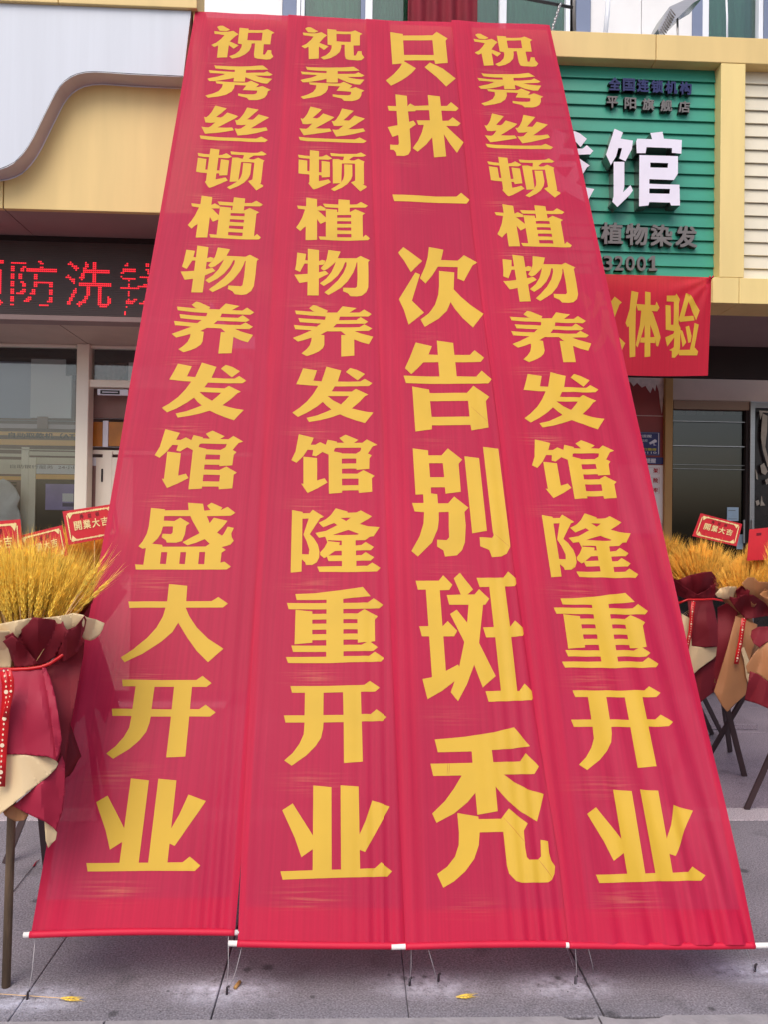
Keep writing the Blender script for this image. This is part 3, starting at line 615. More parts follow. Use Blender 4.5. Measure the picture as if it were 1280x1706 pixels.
# unlit rows of lamps as fine ribs
vs, fs = [], []
nrow = 40; pitch = (zl1-zl0)/nrow
for i in range(nrow):
    z = zl0+pitch*(i+0.5); v, f = box_vf(xl0, xl1, LY-0.003, LY+0.001, z-pitch*0.16, z+pitch*0.16)
    fs += [tuple(k+len(vs) for k in q) for q in f]; vs += v
attach(mesh_obj('louvre_ribs', vs, fs, M['led']), led)['kind'] = 'stuff'
def inside(T, V, x, y):
    for a, b, c in T:
        ax, ay = V[a]; bx, by = V[b]; cx, cy = V[c]
        d1 = (x-bx)*(ay-by)-(ax-bx)*(y-by); d2 = (x-cx)*(by-cy)-(bx-cx)*(y-cy); d3 = (x-ax)*(cy-ay)-(cx-ax)*(y-ay)
        if not ((d1 < 0 or d2 < 0 or d3 < 0) and (d1 > 0 or d2 > 0 or d3 > 0)): return True
    return False
for ch, xc, yc, striped in (('预', -32, 470, 0), ('防', 57, 472, 1), ('洗', 148, 474, 0), ('钱', 236, 476, 1)):
    V, T = text_polys(ch); vs, fs = [], []
    p = U(xc, yc, LY); n = 24; d = 0.315/n
    for j in range(n):
        if striped and j % 4 in (1,): continue
        for i in range(n):
            if inside(T, V, (i+0.5)/n, (j+0.5)/n):
                x = p.x+(i-n/2)*d; z = p.z+(j-n/2)*d
                v, f = box_vf(x, x+d*0.68, LY-0.006, LY-0.002, z, z+d*0.62)
                fs += [tuple(k+len(vs) for k in q) for q in f]; vs += v
    o = attach(mesh_obj('lit_character', vs, fs, M['led_on']), led)
for a, b in ((207, 525),): boxpx('lit_pixel', a, b-6, a+2, b, LY-0.006, 0.004, M['led_on'], led)

# ================================================================ LEFT: BANK SHOP FRONT
bank = thing('bank_shopfront', 'left shop front with champagne frames, tall glass pane and a door', 'shop front', (-2.2, SY, 0))
zlt = zb
for a, b in ((-420, 88), (89, 360)):
    box('soffit_panel', U(a,540,LY).x+0.002, U(b,540,LY).x-0.002, LY+0.005, SY+0.02, zlt+0.002, zlt+0.02, M['lintel'], bank, 0.002)
def fr(pxa, pxb, pya, pyb, dy=0.0, d=0.08, m='frame', name='frame', root=None, bev=0.003):
    return boxpx(name, pxa, pya, pxb, pyb, SY+dy, d, M[m], root or bank, bev)
zh1 = zlt
zh0 = U(60, 578, SY).z
def wbox(name, pxa, pxb, z0, z1, dy, d, m, root, bev=0.003, ym=700):
    return box(name, U(pxa, ym, SY+dy).x, U(pxb, ym, SY+dy).x, SY+dy, SY+dy+d, z0, z1, M[m], root, bev)
wbox('header', -300, 125, zh0, zh1, 0.0, 0.06, 'frame', bank)
wbox('header', 147.5, 420, zh0, zh1, 0.0, 0.06, 'frame', bank)
wbox('mullion', 125.5, 146.5, 0.0, zh1, -0.04, 0.13, 'frame', bank, 0.006)
zt1, zt0 = U(190, 634, SY).z, U(190, 646, SY).z
wbox('transom', 147.5, 420, zt0, zt1, -0.02, 0.08, 'frame', bank)
pane = wbox('glass_pane', -300, 125, 0.25, zh0, 0.03, 0.01, 'dark', bank, 0)
pane2 = wbox('glass_pane', 147.5, 420, zt1, zh0, 0.03, 0.01, 'dark', bank, 0)
M['glass_clear'] = glass('shop_glass', (242, 244, 242), 0.035)
M['glass_dark'] = glass('dark_shop_glass', (190, 186, 182), 0.04)
for o in (pane, pane2): o.data.materials[0] = M['glass_clear']
wbox('sill', -300, 125, 0.0, 0.25, 0.0, 0.1, 'frame', bank)
box('party_wall', U(421,700,SY).x, U(699,700,SY).x, SY+0.05, SY+0.2, 0.0, zlt+0.4, M['brown_in'], bank)
# bank interior (a shallow lobby)
ib = 1.0
room = thing('bank_lobby', 'cash machine lobby behind the left glass with orange fascia and pale panels', 'room', (-2.4, SY+1, 0))
def ibx(name, pxa, pxb, pya, pyb, dy, m, d=0.05, bev=0.0, root=None):
    return boxpx(name, pxa, pya, pxb, pyb, SY+0.07+dy*0.2, d*0.3, M[m], root or room, bev)
box('back_wall', U(-300,700,SY+1.5).x, U(420,700,SY+1.5).x, SY+1.6, SY+1.66, 0, 3.2, M['brown_in'], room)
box('ceiling_panel', U(-300,700,SY+1.5).x, U(420,700,SY+1.5).x, SY+0.12, SY+1.6, zh1, zh1+0.03, M['dark'], room)
box('floor_panel', U(-300,700,SY+1.5).x, U(420,700,SY+1.5).x, SY+0.12, SY+1.6, 0.002, 0.03, M['ceiling_in'], room)
ibx('dark_beam', -200, 126, 560, 598, 0.9, 'dark')
ibx('lamp_slot', 54, 82, 591, 596, 0.86, 'seam')
ibx('blue_screen', -200, 51, 598, 697, 1.0, 'blue_in')  # blue-grey panel paints in the sky reflected by the left glass
ibx('pale_screen', 52, 118, 598, 697, 0.99, 'ceiling_in')  # pale grey panel, likewise painted-in reflected sky
ibx('pale_screen', 110, 150, 598, 626, 0.93, 'dark')
ibx('ledge', -200, 130, 696, 702, 0.85, 'pvc')
ibx('fascia_band', -200, 130, 702, 715, 0.95, 'return')
ibx('fascia_band', -200, 130, 715, 727, 0.90, 'orange_in')
ibx('fascia_band', -200, 130, 728, 743, 0.91, 'orange_in')
ibx('fascia_band', -200, 130, 744, 751, 0.88, 'cream_slat')
ibx('fascia_band', -200, 36, 752, 761, 0.92, 'cream_slat'); ibx('fascia_band', 47, 130, 752, 760, 0.92, 'cream_slat')
ibx('post', 36, 45, 745, 900, 0.88, 'frame')
ibx('post', 47, 57, 762, 900, 0.90, 'frame')
ibx('pale_screen', -200, 35, 762, 790, 0.95, 'cream_slat'); ibx('pale_screen', 58, 130, 762, 774, 0.95, 'cream_slat')
ibx('yellow_band', -200, 35, 790, 800, 0.93, 'orange_in'); ibx('yellow_band', 58, 130, 790, 799, 0.94, 'orange_in')
ibx('glass_screen', 58, 130, 774, 790, 0.96, 'ceiling_in')
ibx('counter_front', -200, 35, 800, 1000, 1.0, 'brown_in'); ibx('counter_front', 58, 130, 799, 1000, 1.05, 'dark')
ibx('ink_screen', 62, 79, 694, 714, 0.8, 'brown_in')
for i in range(9): ibx('grille_slat', 8, 26, 803+i*5.2, 805+i*5.2, 0.9, 'seam')
def text_px(name, s, cx, cy, wpx, hpx, Y, m, root, depth=0.0, m_side=None, bold=0.0, off=0.0):
    c = U(cx, cy, Y); k = Y/Fw.y/FPX; ww, hh = wpx*k, hpx*k
    dv = (0, depth, 0) if depth else None
    return text_obj(name, s, (c.x-ww/2, Y-off, c.z-hh/2), (ww, 0, 0), (0, 0, hh), m, root, dv, m_side, bold)
text_px('fascia_lettering', '自动取款机（ATM）', 78, 726, 124, 9.5, SY+0.07+0.895*0.2, M['print_black'], room, bold=0.03)
text_px('screen_lettering', '自助银行服务  24小时', 75, 778, 112, 6, SY+0.07+0.865*0.2, M['grey_letter'], room)
ibx('wall_poster', 76, 122, 806, 850, 0.86, 'purple_poster'); ibx('wall_poster', 104, 122, 822, 836, 0.85, 'pvc'); ibx('wall_poster', 104, 122, 838, 844, 0.845, 'navy_poster')
# plastic-draped chair behind the glass
pts = [(16,868),(12,846),(22,826),(34,808),(46,803),(56,808),(64,818),(70,832),(66,846),(72,868),(70,930),(14,930)]
def drape(x, z):
    return (x, SY+0.19-0.07*math.cos((x-U(42,840,SY+0.6).x)*7)+0.02*noise.noise(Vector((x*14, z*9, 0))), z)
V, F = cdt([[(U(a,b,SY+0.6).x, U(a,b,SY+0.6).z) for a, b in pts]], [], 0.025)
o = mesh_obj('covered_seat', [drape(v.x, v.y) for v in V], F, M['plastic'], smooth=True); sm = o.modifiers.new('s', 'SOLIDIFY'); sm.thickness = 0.01
tag(o, 'chair wrapped in clear white plastic seen through the left glass', 'chair')
# door bay
ibx('brown_board', 148, 420, 646, 701, 0.35, 'brown_in', root=bank)
ibx('amber_panel', 149, 170, 703, 744, 0.3, 'amber', root=bank); ibx('amber_panel', 181, 240, 703, 744, 0.3, 'amber', root=bank)
ibx('door_post', 171.5, 179.5, 701, 745, 0.27, 'pvc', root=bank); 
ibx('door_header', 148, 420, 744, 749, 0.27, 'pvc', root=bank); ibx('door_header', 148, 420, 749.5, 761, 0.28, 'frame', root=bank)
ibx('door_header', 148, 420, 697, 702, 0.27, 'pvc', root=bank)
ibx('door_leaf', 149, 159, 762, 1150, 0.26, 'ceiling_in', root=bank); ibx('door_leaf', 160, 168.5, 762, 1150, 0.24, 'frame', root=bank)
ibx('door_leaf', 171, 179, 751, 1150, 0.22, 'frame', root=bank); ibx('door_leaf', 182, 215, 762, 1150, 0.24, 'frame', root=bank)
ibx('brown_board', 216, 420, 762, 1150, 0.3, 'brown_in', root=bank)
ibx('door_gap', 179.2, 181.8, 762, 1150, 0.3, 'seam', root=bank); ibx('door_gap', 168.7, 170.8, 762, 1150, 0.3, 'seam', root=bank)
ibx('door_glass', 150, 158.5, 776, 850, 0.25, 'brown_in', root=bank)
ibx('door_handle', 168.3, 171, 781, 803, 0.19, 'seam', 0.02, 0.004, root=bank)
ml = thing('magnetic_lock', 'small white magnetic door lock under the left transom', 'door lock', tuple(U(188, 653, SY-0.02)))
boxpx('housing', 162, 648, 213, 659, SY-0.005, 0.03, M['pvc'], ml, 0.003)
boxpx('slot', 167, 650, 199, 657, SY-0.008, 0.003, M['print_black'], ml)
boxpx('slot', 170, 652.5, 196, 654.5, SY-0.010, 0.002, M['pvc'], ml)
# crumpled plastic bag behind the upper pane
pts = [(150,604),(213,605),(210,622),(202,634),(152,634)]
V, F = cdt([[(U(a,b,SY+0.15).x, U(a,b,SY+0.15).z) for a, b in pts]], [], 0.012)
o = mesh_obj('plastic_bag', [(v.x, SY+0.14+0.03*noise.noise(Vector((v.x*22, v.y*22, 0))), v.y) for v in V], F, M['plastic'], smooth=True)
o.modifiers.new('s', 'SOLIDIFY').thickness = 0.003
M['bagp'] = MAT('bag_film', lin((128, 112, 106)), 0.3, var=0.2, vscale=9); o.data.materials[0] = M['bagp']
tag(o, 'crumpled clear plastic bag hanging behind the small upper pane beside the mullion', 'bag')
boxpx('light_box', 214, 604, 232, 634, SY+0.12, 0.05, M['ceiling_in'], bank)

# ================================================================ RIGHT: HAIR SALON SIGN
gs = thing('shop_sign', 'green slatted salon sign in a pale gold frame with white raised characters', 'sign', (1.5, 5.1, 2.9))
GY = 5.11
bz1, bz0 = U(1100, 58, GB).z, U(1100, 101, GB).z
lz1, lz0 = U(1240, 463.5, GB).z, U(1240, 506, GB).z
xL, xR = U(345, 60, GB).x, U(1560, 60, GB).x
xj = U(1094, 80, GB).x
for a, b in ((xL, xj-0.002), (xj+0.002, xR)):
    box('top_beam', a, b, GB, GB+0.3, bz0, bz1, M['gold'], gs, 0.004)
M['gold2'] = MAT('pale_gold_panel', lin((238, 213, 142)), 0.5, var=0.06, vscale=1.5, stretch=(5, 5, 0.7))
px0, px1 = U(1201, 280, GB).x, U(1242, 280, GB).x
box('pillar', px0, px1, GB+0.002, GB+0.3, lz1+0.002, bz0-0.002, M['gold2'], gs, 0.004)
xj2 = U(1232, 485, GB).x
for a, b in ((xL, U(1187,485,GB).x), (U(1187,485,GB).x+0.002, xj2-0.0015), (xj2+0.0015, xR)):
    box('lower_beam', a, b, GB, GB+0.3, lz0, lz1, M['gold2'], gs, 0.003)
for i, (a, b) in enumerate(((xL, px0-0.001), (px1+0.001, xR))):
    n = 16; h = (bz0-lz1)/n
    for k in range(n):
        z0 = lz1+k*h
        lip = 0.014
        v = [(a, GY+0.0, z0+0.004), (b, GY+0.0, z0+0.004), (b, GY+lip, z0+h), (a, GY+lip, z0+h), (a, GY+0.05, z0+0.004), (b, GY+0.05, z0+0.004), (b, GY+0.05, z0+h), (a, GY+0.05, z0+h)]
        f = [(0,1,2,3),(4,7,6,5),(0,4,5,1),(3,2,6,7),(0,3,7,4),(1,5,6,2)]
        attach(mesh_obj('slat', v, f, M['green'] if i == 0 else M['cream_slat']), gs)
box('backing', xL, xR, GY+0.06, GY+0.1, lz1, bz0, M['seam'], gs)
def row(chars, x0, y0, x1, y1, wpx, hpx, Y, m, side, depth, bold):
    n = len(chars)
    for i, c in enumerate(chars):
        t = i/(n-1); text_px('letter', c, x0+(x1-x0)*t, y0+(y1-y0)*t, wpx if c != '1' else wpx*0.62, hpx, Y, m, gs, depth, side, bold)
row('全国连锁机构', 1025, 140.5, 1143, 147.5, 21, 22, GY-0.028, M['navy'], M['grey_letter_side'], 0.034, 0.035)
row('平阳旗舰店', 1021, 170.5, 1141, 178.5, 20, 20, GY-0.028, M['grey_letter'], M['grey_letter_side'], 0.034, 0.03)
row('植物染发', 1020.5, 389, 1144, 394.5, 38, 37, GY-0.03, M['grey_letter'], M['grey_letter_side'], 0.036, 0.028)
row('03200', 995, 438, 1069.5, 439.6, 15.5, 25, GY-0.026, M['grey_letter'], M['grey_letter_side'], 0.032, 0.025)
prism('letter', [[(U(a,b,GB+0.055).x, U(a,b,GB+0.055).z) for a, b in [(1081.5,431),(1087,426.5),(1092,426.5),(1092,447.5),(1096,447.5),(1096,451.5),(1081.5,451.5),(1081.5,447.5),(1086.5,447.5),(1086.5,432.5),(1081.5,435.5)]]], [], lambda x, z: (x, GY-0.026, z), (0, 0.032, 0), M['grey_letter'], M['grey_letter_side'], gs)
kk = 0.3125
def tfp(q): return [(U(880+a*kk, b*kk, GB).x, U(880+a*kk, b*kk, GB).z) for a, b in q]
big = [[(460,692),(505,712),(492,745),(558,755),(552,800),(518,865),(485,850),(500,795),(480,795),(468,840),(440,885),(415,830)],
 [(455,868),(512,868),(512,1000),(505,1030),(545,992),(558,1020),(540,1045),(475,1108),(448,1080),(455,1050)],
 [(575,760),(580,745),(660,748),(650,715),(715,708),(722,745),(818,752),(815,825),(765,820),(765,795),(630,790),(625,822),(578,822)],
 [(592,832),(797,838),(797,930),(775,965),(645,960),(645,985),(805,990),(808,1100),(760,1100),(755,1085),(645,1082),(640,1100),(590,1105)]]
bh = [[(650,872),(745,875),(742,900),(650,898)],[(645,1010),(755,1012),(752,1038),(645,1036)]]
for idx in ([0], [1], [2], [3]):
    prism('letter_stroke', [tfp(big[i]) for i in idx], [tfp(h) for h in bh] if idx == [3] else [], lambda x, z: (x, GB-0.01, z), (0, 0.105, 0), M['letter_face'], M['letter_side'], gs)
P, H = glyph_px('fa'); x0, x1, y0, y1 = bbox(P)
def fab(q): return [(U(990-(x1-a)/(x1-x0)*118, 216+(b-y0)/(y1-y0)*123, GB).x, U(990-(x1-a)/(x1-x0)*118, 216+(b-y0)/(y1-y0)*123, GB).z) for a, b in q]
prism('letter', [fab(p) for p in P], [fab(h) for h in H], lambda x, z: (x, GB-0.01, z), (0, 0.105, 0), M['letter_face'], M['letter_side'], gs)
# soffit of the right shops
sj = [xL, U(760,510,GB).x, U(1046,510,GB).x+0.28, xR]
for a, b in zip(sj[:-1], sj[1:]):
    box('soffit_panel', a+0.003, b-0.003, GB+0.02, 6.30, lz0+0.004, lz0+0.02, M['soffit'], gs, 0.002)

# ================================================================ RIGHT: SHOP FRONT
SY = 7.05
box('party_wall', U(650,700,SY).x, U(701,700,SY).x, SY+0.05, SY+0.2, 0.0, zlt+0.4, M['brown_in'], bank)
sh = thing('salon_shopfront', 'dark glass shop front with beige header and bronze post on the right', 'shop front', (2.6, SY, 0))
zA = U(1200, 631, SY).z; zB = U(1200, 668, SY).z; zC = U(1200, 683, SY).z
box('recess_board', U(700,600,SY).x, U(1560,600,SY).x, 6.25, 6.33, U(1200, 629, 6.25).z, lz0+0.0035, M['seam'], sh)
wbox('header', 1111, 1560, zB, zA, 0.0, 0.08, 'lintel', sh)
M['frame_brown'] = MAT('brown_frame', lin((150, 120, 98)), 0.4, metal=0.2, var=0.05)
wbox('frame', 1122.5, 1249, zC, zB-0.002, -0.01, 0.08, 'frame_brown', sh)
wbox('bronze_post', 1109, 1122, 0.0, zA, -0.05, 0.12, 'bronze', sh, 0.005)
mp = wbox('maroon_panel', 700, 1108.5, 0.0, zA+0.04, 0.0, 0.06, 'maroon_panel', sh)
zj = U(1090, 693, SY).z
wbox('panel_joint', 900, 1108, zj-0.003, zj+0.002, -0.003, 0.004, 'torn_paper', sh, 0)
for q in ([(1040,622),(1107,622),(1107,640),(1105,668),(1103,690),(1100,672),(1098,652),(1094,640),(1092,652),(1088,645),(1084,655),(1080,650),(1076,643),(1070,646),(1062,638),(1056,644),(1050,636),(1042,640)],
          [(1105,662),(1107.5,660),(1107.5,672),(1104.5,671)]):
    prism('torn_paper', [[(U(a,b,SY).x, U(a,b,SY).z) for a, b in q]], [], lambda x, z: (x, SY-0.004, z), (0, 0.003, 0), M['torn_paper'], M['torn_paper'], sh)
door = wbox('glass_door', 1122.5, 1243, 0.05, zC, 0.04, 0.012, 'dark', sh, 0); door.data.materials[0] = M['glass_dark']
wbox('door_stile', 1243.5, 1250, 0.0, zB-0.003, 0.0, 0.07, 'seam', sh)
wbox('steel_post', 1251, 1259, 0.0, zB-0.003, -0.03, 0.1, 'steel', sh, 0.004)
wbox('steel_head', 1251, 1560, zB-0.06, zB-0.002, -0.012, 0.05, 'steel', sh, 0.004)
wbox('marble_panel', 1259.5, 1560, 0.0, zB-0.063, 0.0, 0.05, 'black_marble', sh)
for q in ([(1268,690),(1276,694),(1275,720),(1272,745),(1276,760),(1282,775),(1276,778),(1268,750),(1265,730),(1266,710)],
          [(1264,776),(1270,772),(1276,786),(1272,792),(1266,788)], [(1272,800),(1278,797),(1280,804),(1274,808)],
          [(1266,826),(1268,836),(1272,842),(1264,843)], [(1256,835),(1261,833),(1263,840),(1258,843)], [(1256,782),(1259,790),(1260,800),(1257,798)], [(1262,685),(1280,686),(1280,689),(1268,688),(1264,700)]):
    prism('peeled_glue', [[(U(a,b,SY).x, U(a,b,SY).z) for a, b in q]], [], lambda x, z: (x, SY-0.036, z), (0, 0.003, 0), M['paint_smear'], M['paint_smear'], sh)
for y_, h_ in ((774, 1.6), (781, 1.4), (702, 1.2), (743, 0.8)):
    boxpx('shelf_rail', 1122, y_, 1243, y_+h_, SY+0.015, 0.01, M['steel'], sh)  # bars added in place of pale lines reflected in the door glass
boxpx('roller_panel', 1122, 742, 1243, 773, SY+0.09, 0.02, M['frame_brown'], sh); M['frame_brown2'] = MAT('shutter_grey', lin((130, 124, 112)), 0.6); sh.children[-1].data.materials[0] = M['frame_brown2']  # grey panel paints in a lighter reflection band on the door glass
for a, b, m_ in ((1123, 1142, 'cream_slat'), (1143.5, 1160, 'ceiling_in'), (1162, 1190, 'curtain'), (1191.5, 1206, 'ceiling_in'), (1207.5, 1243, 'curtain')): boxpx('blind_strip', a, 684, b, 691.5, SY+0.06, 0.01, M[m_], sh)  # pale pieces paint in the light strip reflected at the door top
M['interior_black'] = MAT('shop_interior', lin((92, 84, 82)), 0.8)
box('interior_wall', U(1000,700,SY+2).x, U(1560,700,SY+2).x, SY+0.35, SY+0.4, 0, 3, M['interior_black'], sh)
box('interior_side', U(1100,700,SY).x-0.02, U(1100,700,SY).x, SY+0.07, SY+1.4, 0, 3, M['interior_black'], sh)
boxpx('door_handle', 1239.5, 866, 1242, 905, SY-0.02, 0.02, M['steel'], sh, 0.004); boxpx('door_handle', 1253, 866, 1255, 905, SY-0.06, 0.02, M['steel'], sh, 0.004)
st = thing('window_sticker', 'small pale blue notice stuck on the dark glass door', 'sticker', tuple(U(1221, 857, SY+0.03)))
boxpx('sheet', 1212, 845, 1231, 868, SY+0.036, 0.002, M['pale_blue'], st)
boxpx('print_block', 1214, 850, 1226, 851, SY+0.034, 0.001, M['grey_letter'], st)
boxpx('print_block', 1214, 864, 1229, 865, SY+0.034, 0.001, M['grey_letter'], st)
st2 = boxpx('window_sticker', 1228, 890, 1240, 915, SY+0.036, 0.002, M['pale_blue']); tag(st2, 'lower pale sticker near the handle of the dark glass door', 'sticker')
# notices on the maroon panel
nb = thing('notice_board', 'dark blue camera surveillance notice on the maroon panel', 'notice', tuple(U(1070, 740, SY-0.01)))
boxpx('sheet', 1030, 719, 1100, 759, SY-0.010, 0.006, M['navy_poster'], nb)
for a in ((1031, 720.5, 1098.5, 721.5), (1031, 757, 1098.5, 758), (1097.5, 721.6, 1098.5, 756.9)): boxpx('border', *a, SY-0.012, 0.002, M['print_white'], nb)
text_px('lettering', '警方提醒', 1070, 726.5, 34, 5, SY-0.012, M['print_white'], nb, bold=0.015)
text_px('lettering', '公共视频监控', 1064, 734, 32, 4.5, SY-0.012, M['print_white'], nb, bold=0.015)
text_px('lettering', '区域：', 1066, 740.5, 14, 4.2, SY-0.012, M['print_white'], nb, bold=0.015)
text_px('lettering', '扫黑·扫恶·扫霸痞', 1066, 748.5, 58, 4.5, SY-0.012, M['print_yellow'], nb, bold=0.015)
text_px('lettering', '62780110', 1071, 754, 48, 3.6, SY-0.012, M['print_white'], nb, bold=0.015)
prism('camera_picture', [[(U(a,b,SY).x, U(a,b,SY).z) for a, b in [(1081,738),(1091,732),(1094,734),(1094,737),(1090,738),(1090,741),(1094,742),(1089,742.6),(1088.6,738.6),(1083,741)]]], [], lambda x, z: (x, SY-0.0125, z), (0, 0.002, 0), M['print_white'], M['print_white'], nb)
nc = thing('notice_board', 'white notice with navy heading and red characters beside the bronze post', 'notice', tuple(U(1080, 830, SY-0.01)))
boxpx('heading_sheet', 1030, 761, 1108.4, 773.5, SY-0.010, 0.006, M['navy_poster'], nc)
text_px('lettering', '贴心提醒', 1076, 767.5, 36, 8, SY-0.012, M['print_white'], nc, bold=0.03)
boxpx('sheet', 1030, 774, 1109, 889, SY-0.010, 0.006, M['paper_white'], nc)
for i, s in enumerate(('打架', '住院', '坐牢')):
    yc = 784+i*16.4
    text_px('lettering', s[0], 1076, yc, 7.5, 7.5, SY-0.012, M['print_red'], nc, bold=0.015); text_px('lettering', s[1], 1093, yc, 8, 8, SY-0.012, M['print_red'], nc, bold=0.03)
    for a in ((1072, yc-5.2, 1099, yc-4.9), (1072, yc+5.5, 1099, yc+5.8), (1098.7, yc-4.8, 1099, yc+5.4)): boxpx('border', *a, SY-0.012, 0.002, M['print_red'], nc)
text_px('lettering', '0110', 1099, 874, 11, 5.5, SY-0.012, M['return'], nc, bold=0.01)
boxpx('footer_strip', 1030, 889.5, 1109, 897, SY-0.010, 0.006, M['navy_poster'], nc)

# ================================================================ UPPER STOREY
ub = thing('building', 'white tiled upper storey with blue piers and pale framed windows above the signs', 'building', (0, 6.6, 4.6))
WY = 6.6; zr = bz1
def up(name, xa, xb, m, dy=0.0, d=0.1, z0=3.4, z1=7.6, bev=0.0):
    a, b = U(xa, 20, WY+dy), U(xb, 20, WY+dy)
    return box(name, a.x, b.x, WY+dy, WY+dy+d, z0, z1, M[m], ub, bev)
for a, b in ((-420, 327.5), (328, 470), (985, 1069), (1070, 1154.5)): up('wall_panel', a, b, 'wall_white', bev=0.002)
for a, b in ((470.5, 493), (600.5, 607.5), (961, 984.5), (1155, 1171.5), (1273, 1300)): up('pier', a, b, 'wall_blue', -0.02)
for a, b in ((493.5, 500), (501, 507), (608, 620), (833, 845), (944, 951), (1172, 1182), (1265, 1272.5)): up('window_frame', a, b, 'pvc', -0.03, 0.08, bev=0.004)
M['glass_green'] = glass('green_glass', (205, 228, 218), 0.04)
for a, b in ((507, 600), (620, 682), (682, 833), (845, 944), (1182, 1265)):
    o = up('window_pane', a, b, 'curtain', 0.03, 0.008); o.data.materials[0] = M['glass_green']
    # curtain behind the pane, pleated
    xa, xb = U(a, 20, WY+0.15).x, U(b, 20, WY+0.15).x; n = 60; vs = []; 
    for i in range(n+1):
        x = xa+(xb-xa)*i/n; y = WY+0.22+0.02*math.sin(i*1.3)+0.01*math.sin(i*3.1); vs += [(x, y, 3.4), (x, y, 7.6)]
    attach(mesh_obj('curtain', vs, [(2*i, 2*i+2, 2*i+3, 2*i+1) for i in range(n)], M['curtain'], smooth=True), ub)
up('room_back', 490, 1300, 'dark', 0.6, 0.05)
up('wall_panel', 1301, 1560, 'wall_white')
box('canopy_roof', U(-420,20,GB).x, xR, GB+0.31, WY-0.03, zr-0.1, zr-0.02, M['ceiling_in'], ub)
# maroon cloth over a sill
x0_, x1_ = U(681, 20, 6.3).x, U(796, 20, 6.3).x
vs = []; n = 40; nz_ = 12
for j in range(nz_+1):
    for i in range(n+1):
        x = x0_+(x1_-x0_)*i/n; z = 4.9+(6.6-4.9)*j/nz_
        vs.append((x, 6.3+0.02*math.sin(i*0.7)+0.01*noise.noise(Vector((x*8, 0, z*4))), z))
o = mesh_obj('hanging_cloth', vs, [(j*(n+1)+i, j*(n+1)+i+1, (j+1)*(n+1)+i+1, (j+1)*(n+1)+i) for j in range(nz_) for i in range(n)], M['maroon_cloth'], smooth=True)
o.modifiers.new('s', 'SOLIDIFY').thickness = 0.004
tag(o, 'dark maroon cloth hanging in front of the middle upstairs window', 'cloth')
# floodlight and brackets on the parapet
fl = thing('floodlight', 'flat grey floodlight tilted on the parapet at the top right', 'floodlight', tuple(U(1128, 50, 5.5)))
q = [(1099,57),(1097,49),(1108,26),(1116,12),(1140,1),(1158,-5),(1168,-12),(1172,-4),(1155,6),(1128,32),(1108,54)]
prism('lamp_body', [[(U(a,b,5.5).x, U(a,b,5.5).z) for a, b in q]], [], lambda x, z: (x, 5.5, z), (0.02, 0.28, 0.06), M['steel'], M['letter_side'], fl)
tube('bracket', [U(1129, 26, 5.55), U(1130, 60, 5.55), U(1130, 70, 5.55)], 0.008, M['steel'], fl)
for k in range(9): 
    p = U(1118-k*2.1, 16+k*4.2, 5.49); tube('cooling_fin', [p, p+Vector((0.03, -0.01, -0.05))], 0.004, M['grey_letter'], fl, 6)
ab = thing('awning_bracket', 'rusty dark pipe bracket sticking out over the banner at the top', 'bracket', tuple(U(955, 13, 6.0)))
tube('pipe', [U(700, -28, 6.0), U(880, -1, 6.0), U(957, 14, 6.0)], 0.012, M['grey_letter_side'], ab)
tube('pipe', [U(957, -40, 6.0), U(957, 14, 6.0), U(958, 52, 6.0)], 0.014, M['grey_letter'], ab)
for i in range(9):
    a_ = i/9; p = U(936-14*a_-2*(i % 2), 6+44*a_, 5.95); q_ = U(934-14*(a_+0.1), 10+44*(a_+0.05), 5.95)
    tube('chain_link', [p, q_], 0.009, M['steel'], ab, 6)
h1 = tube('drain_hose', [U(1015, -30, 6.4), U(1013, 20, 6.4), U(1009, 64, 6.4)], 0.02, M['pvc']); tag(h1, 'thin white drain hose down the white upstairs wall', 'hose')
h2 = tube('cable', [U(1210, -20, 6.3), U(1212, 30, 6.3), U(1212, 66, 6.3)], 0.008, M['pvc']); tag(h2, 'pale cable hanging before the right upstairs window', 'cable')
h3 = tube('cable', [U(331, -10, 6.3), U(333, 26, 6.3)], 0.012, M['seam']); tag(h3, 'dark cable stub beside the gold cornice corner', 'cable')
# ================================================================ THE FOUR TALL BANNERS
def edge(pts):
    q = sorted((toplane(a, b) for a, b in pts), key=lambda t: t[1])
    q = [(s, x) for x, s in q]
    def f(s):
        if s <= q[0][0]: i = 0
        else:
            i = max(k for k in range(len(q)) if q[k][0] <= s); i = min(i, len(q)-2)
        (s0, x0), (s1, x1) = q[i], q[i+1]
        return x0+(x1-x0)*(s-s0)/(s1-s0)
    return f
COLS = [
 dict(L=[(50,1558),(176,870),(325,20)], R=[(391,1552),(402,1425),(436,950),(487,400),(512,28)], yb=(1559,1553), yt=(20,29), lab='first tall red banner from the left, its text ending in 盛大开业', rod=((40,1557),(398,1553))),
 dict(L=[(396,1566),(402,1425),(428,950),(464,300),(480,28)], R=[(712,1574),(690,1000),(650,37)], yb=(1570,1573), yt=(28,37), lab='second tall red banner from the left, overlapping the first at its top', rod=((381,1571),(714,1575))),
 dict(L=[(676,1576),(650,1000),(632,600),(609,37)], R=[(985,1572),(915,1060),(880,730),(785,46)], yb=(1576,1572), yt=(36,45), lab='third tall red banner, with the larger characters ending in 斑秃', rod=((653,1577),(986,1573))),
 dict(L=[(946,1575),(929,1430),(891,1200),(855,947),(834,750),(789,400),(752,42)], R=[(1255,1575),(1104,900),(915,49)], yb=(1574,1574), yt=(42,49), lab='rightmost tall red banner, lying over the third one', rod=((941,1574),(1300,1574))),
]
streak_spots = [[] for _ in range(4)]  # spots where the cloth is streaked paler, one below each character
def cellpos(g):
    P, H = glyph_px(g); x0, x1, y0, y1 = bbox(P); return ((x0+x1)/2, (y0+y1)/2)
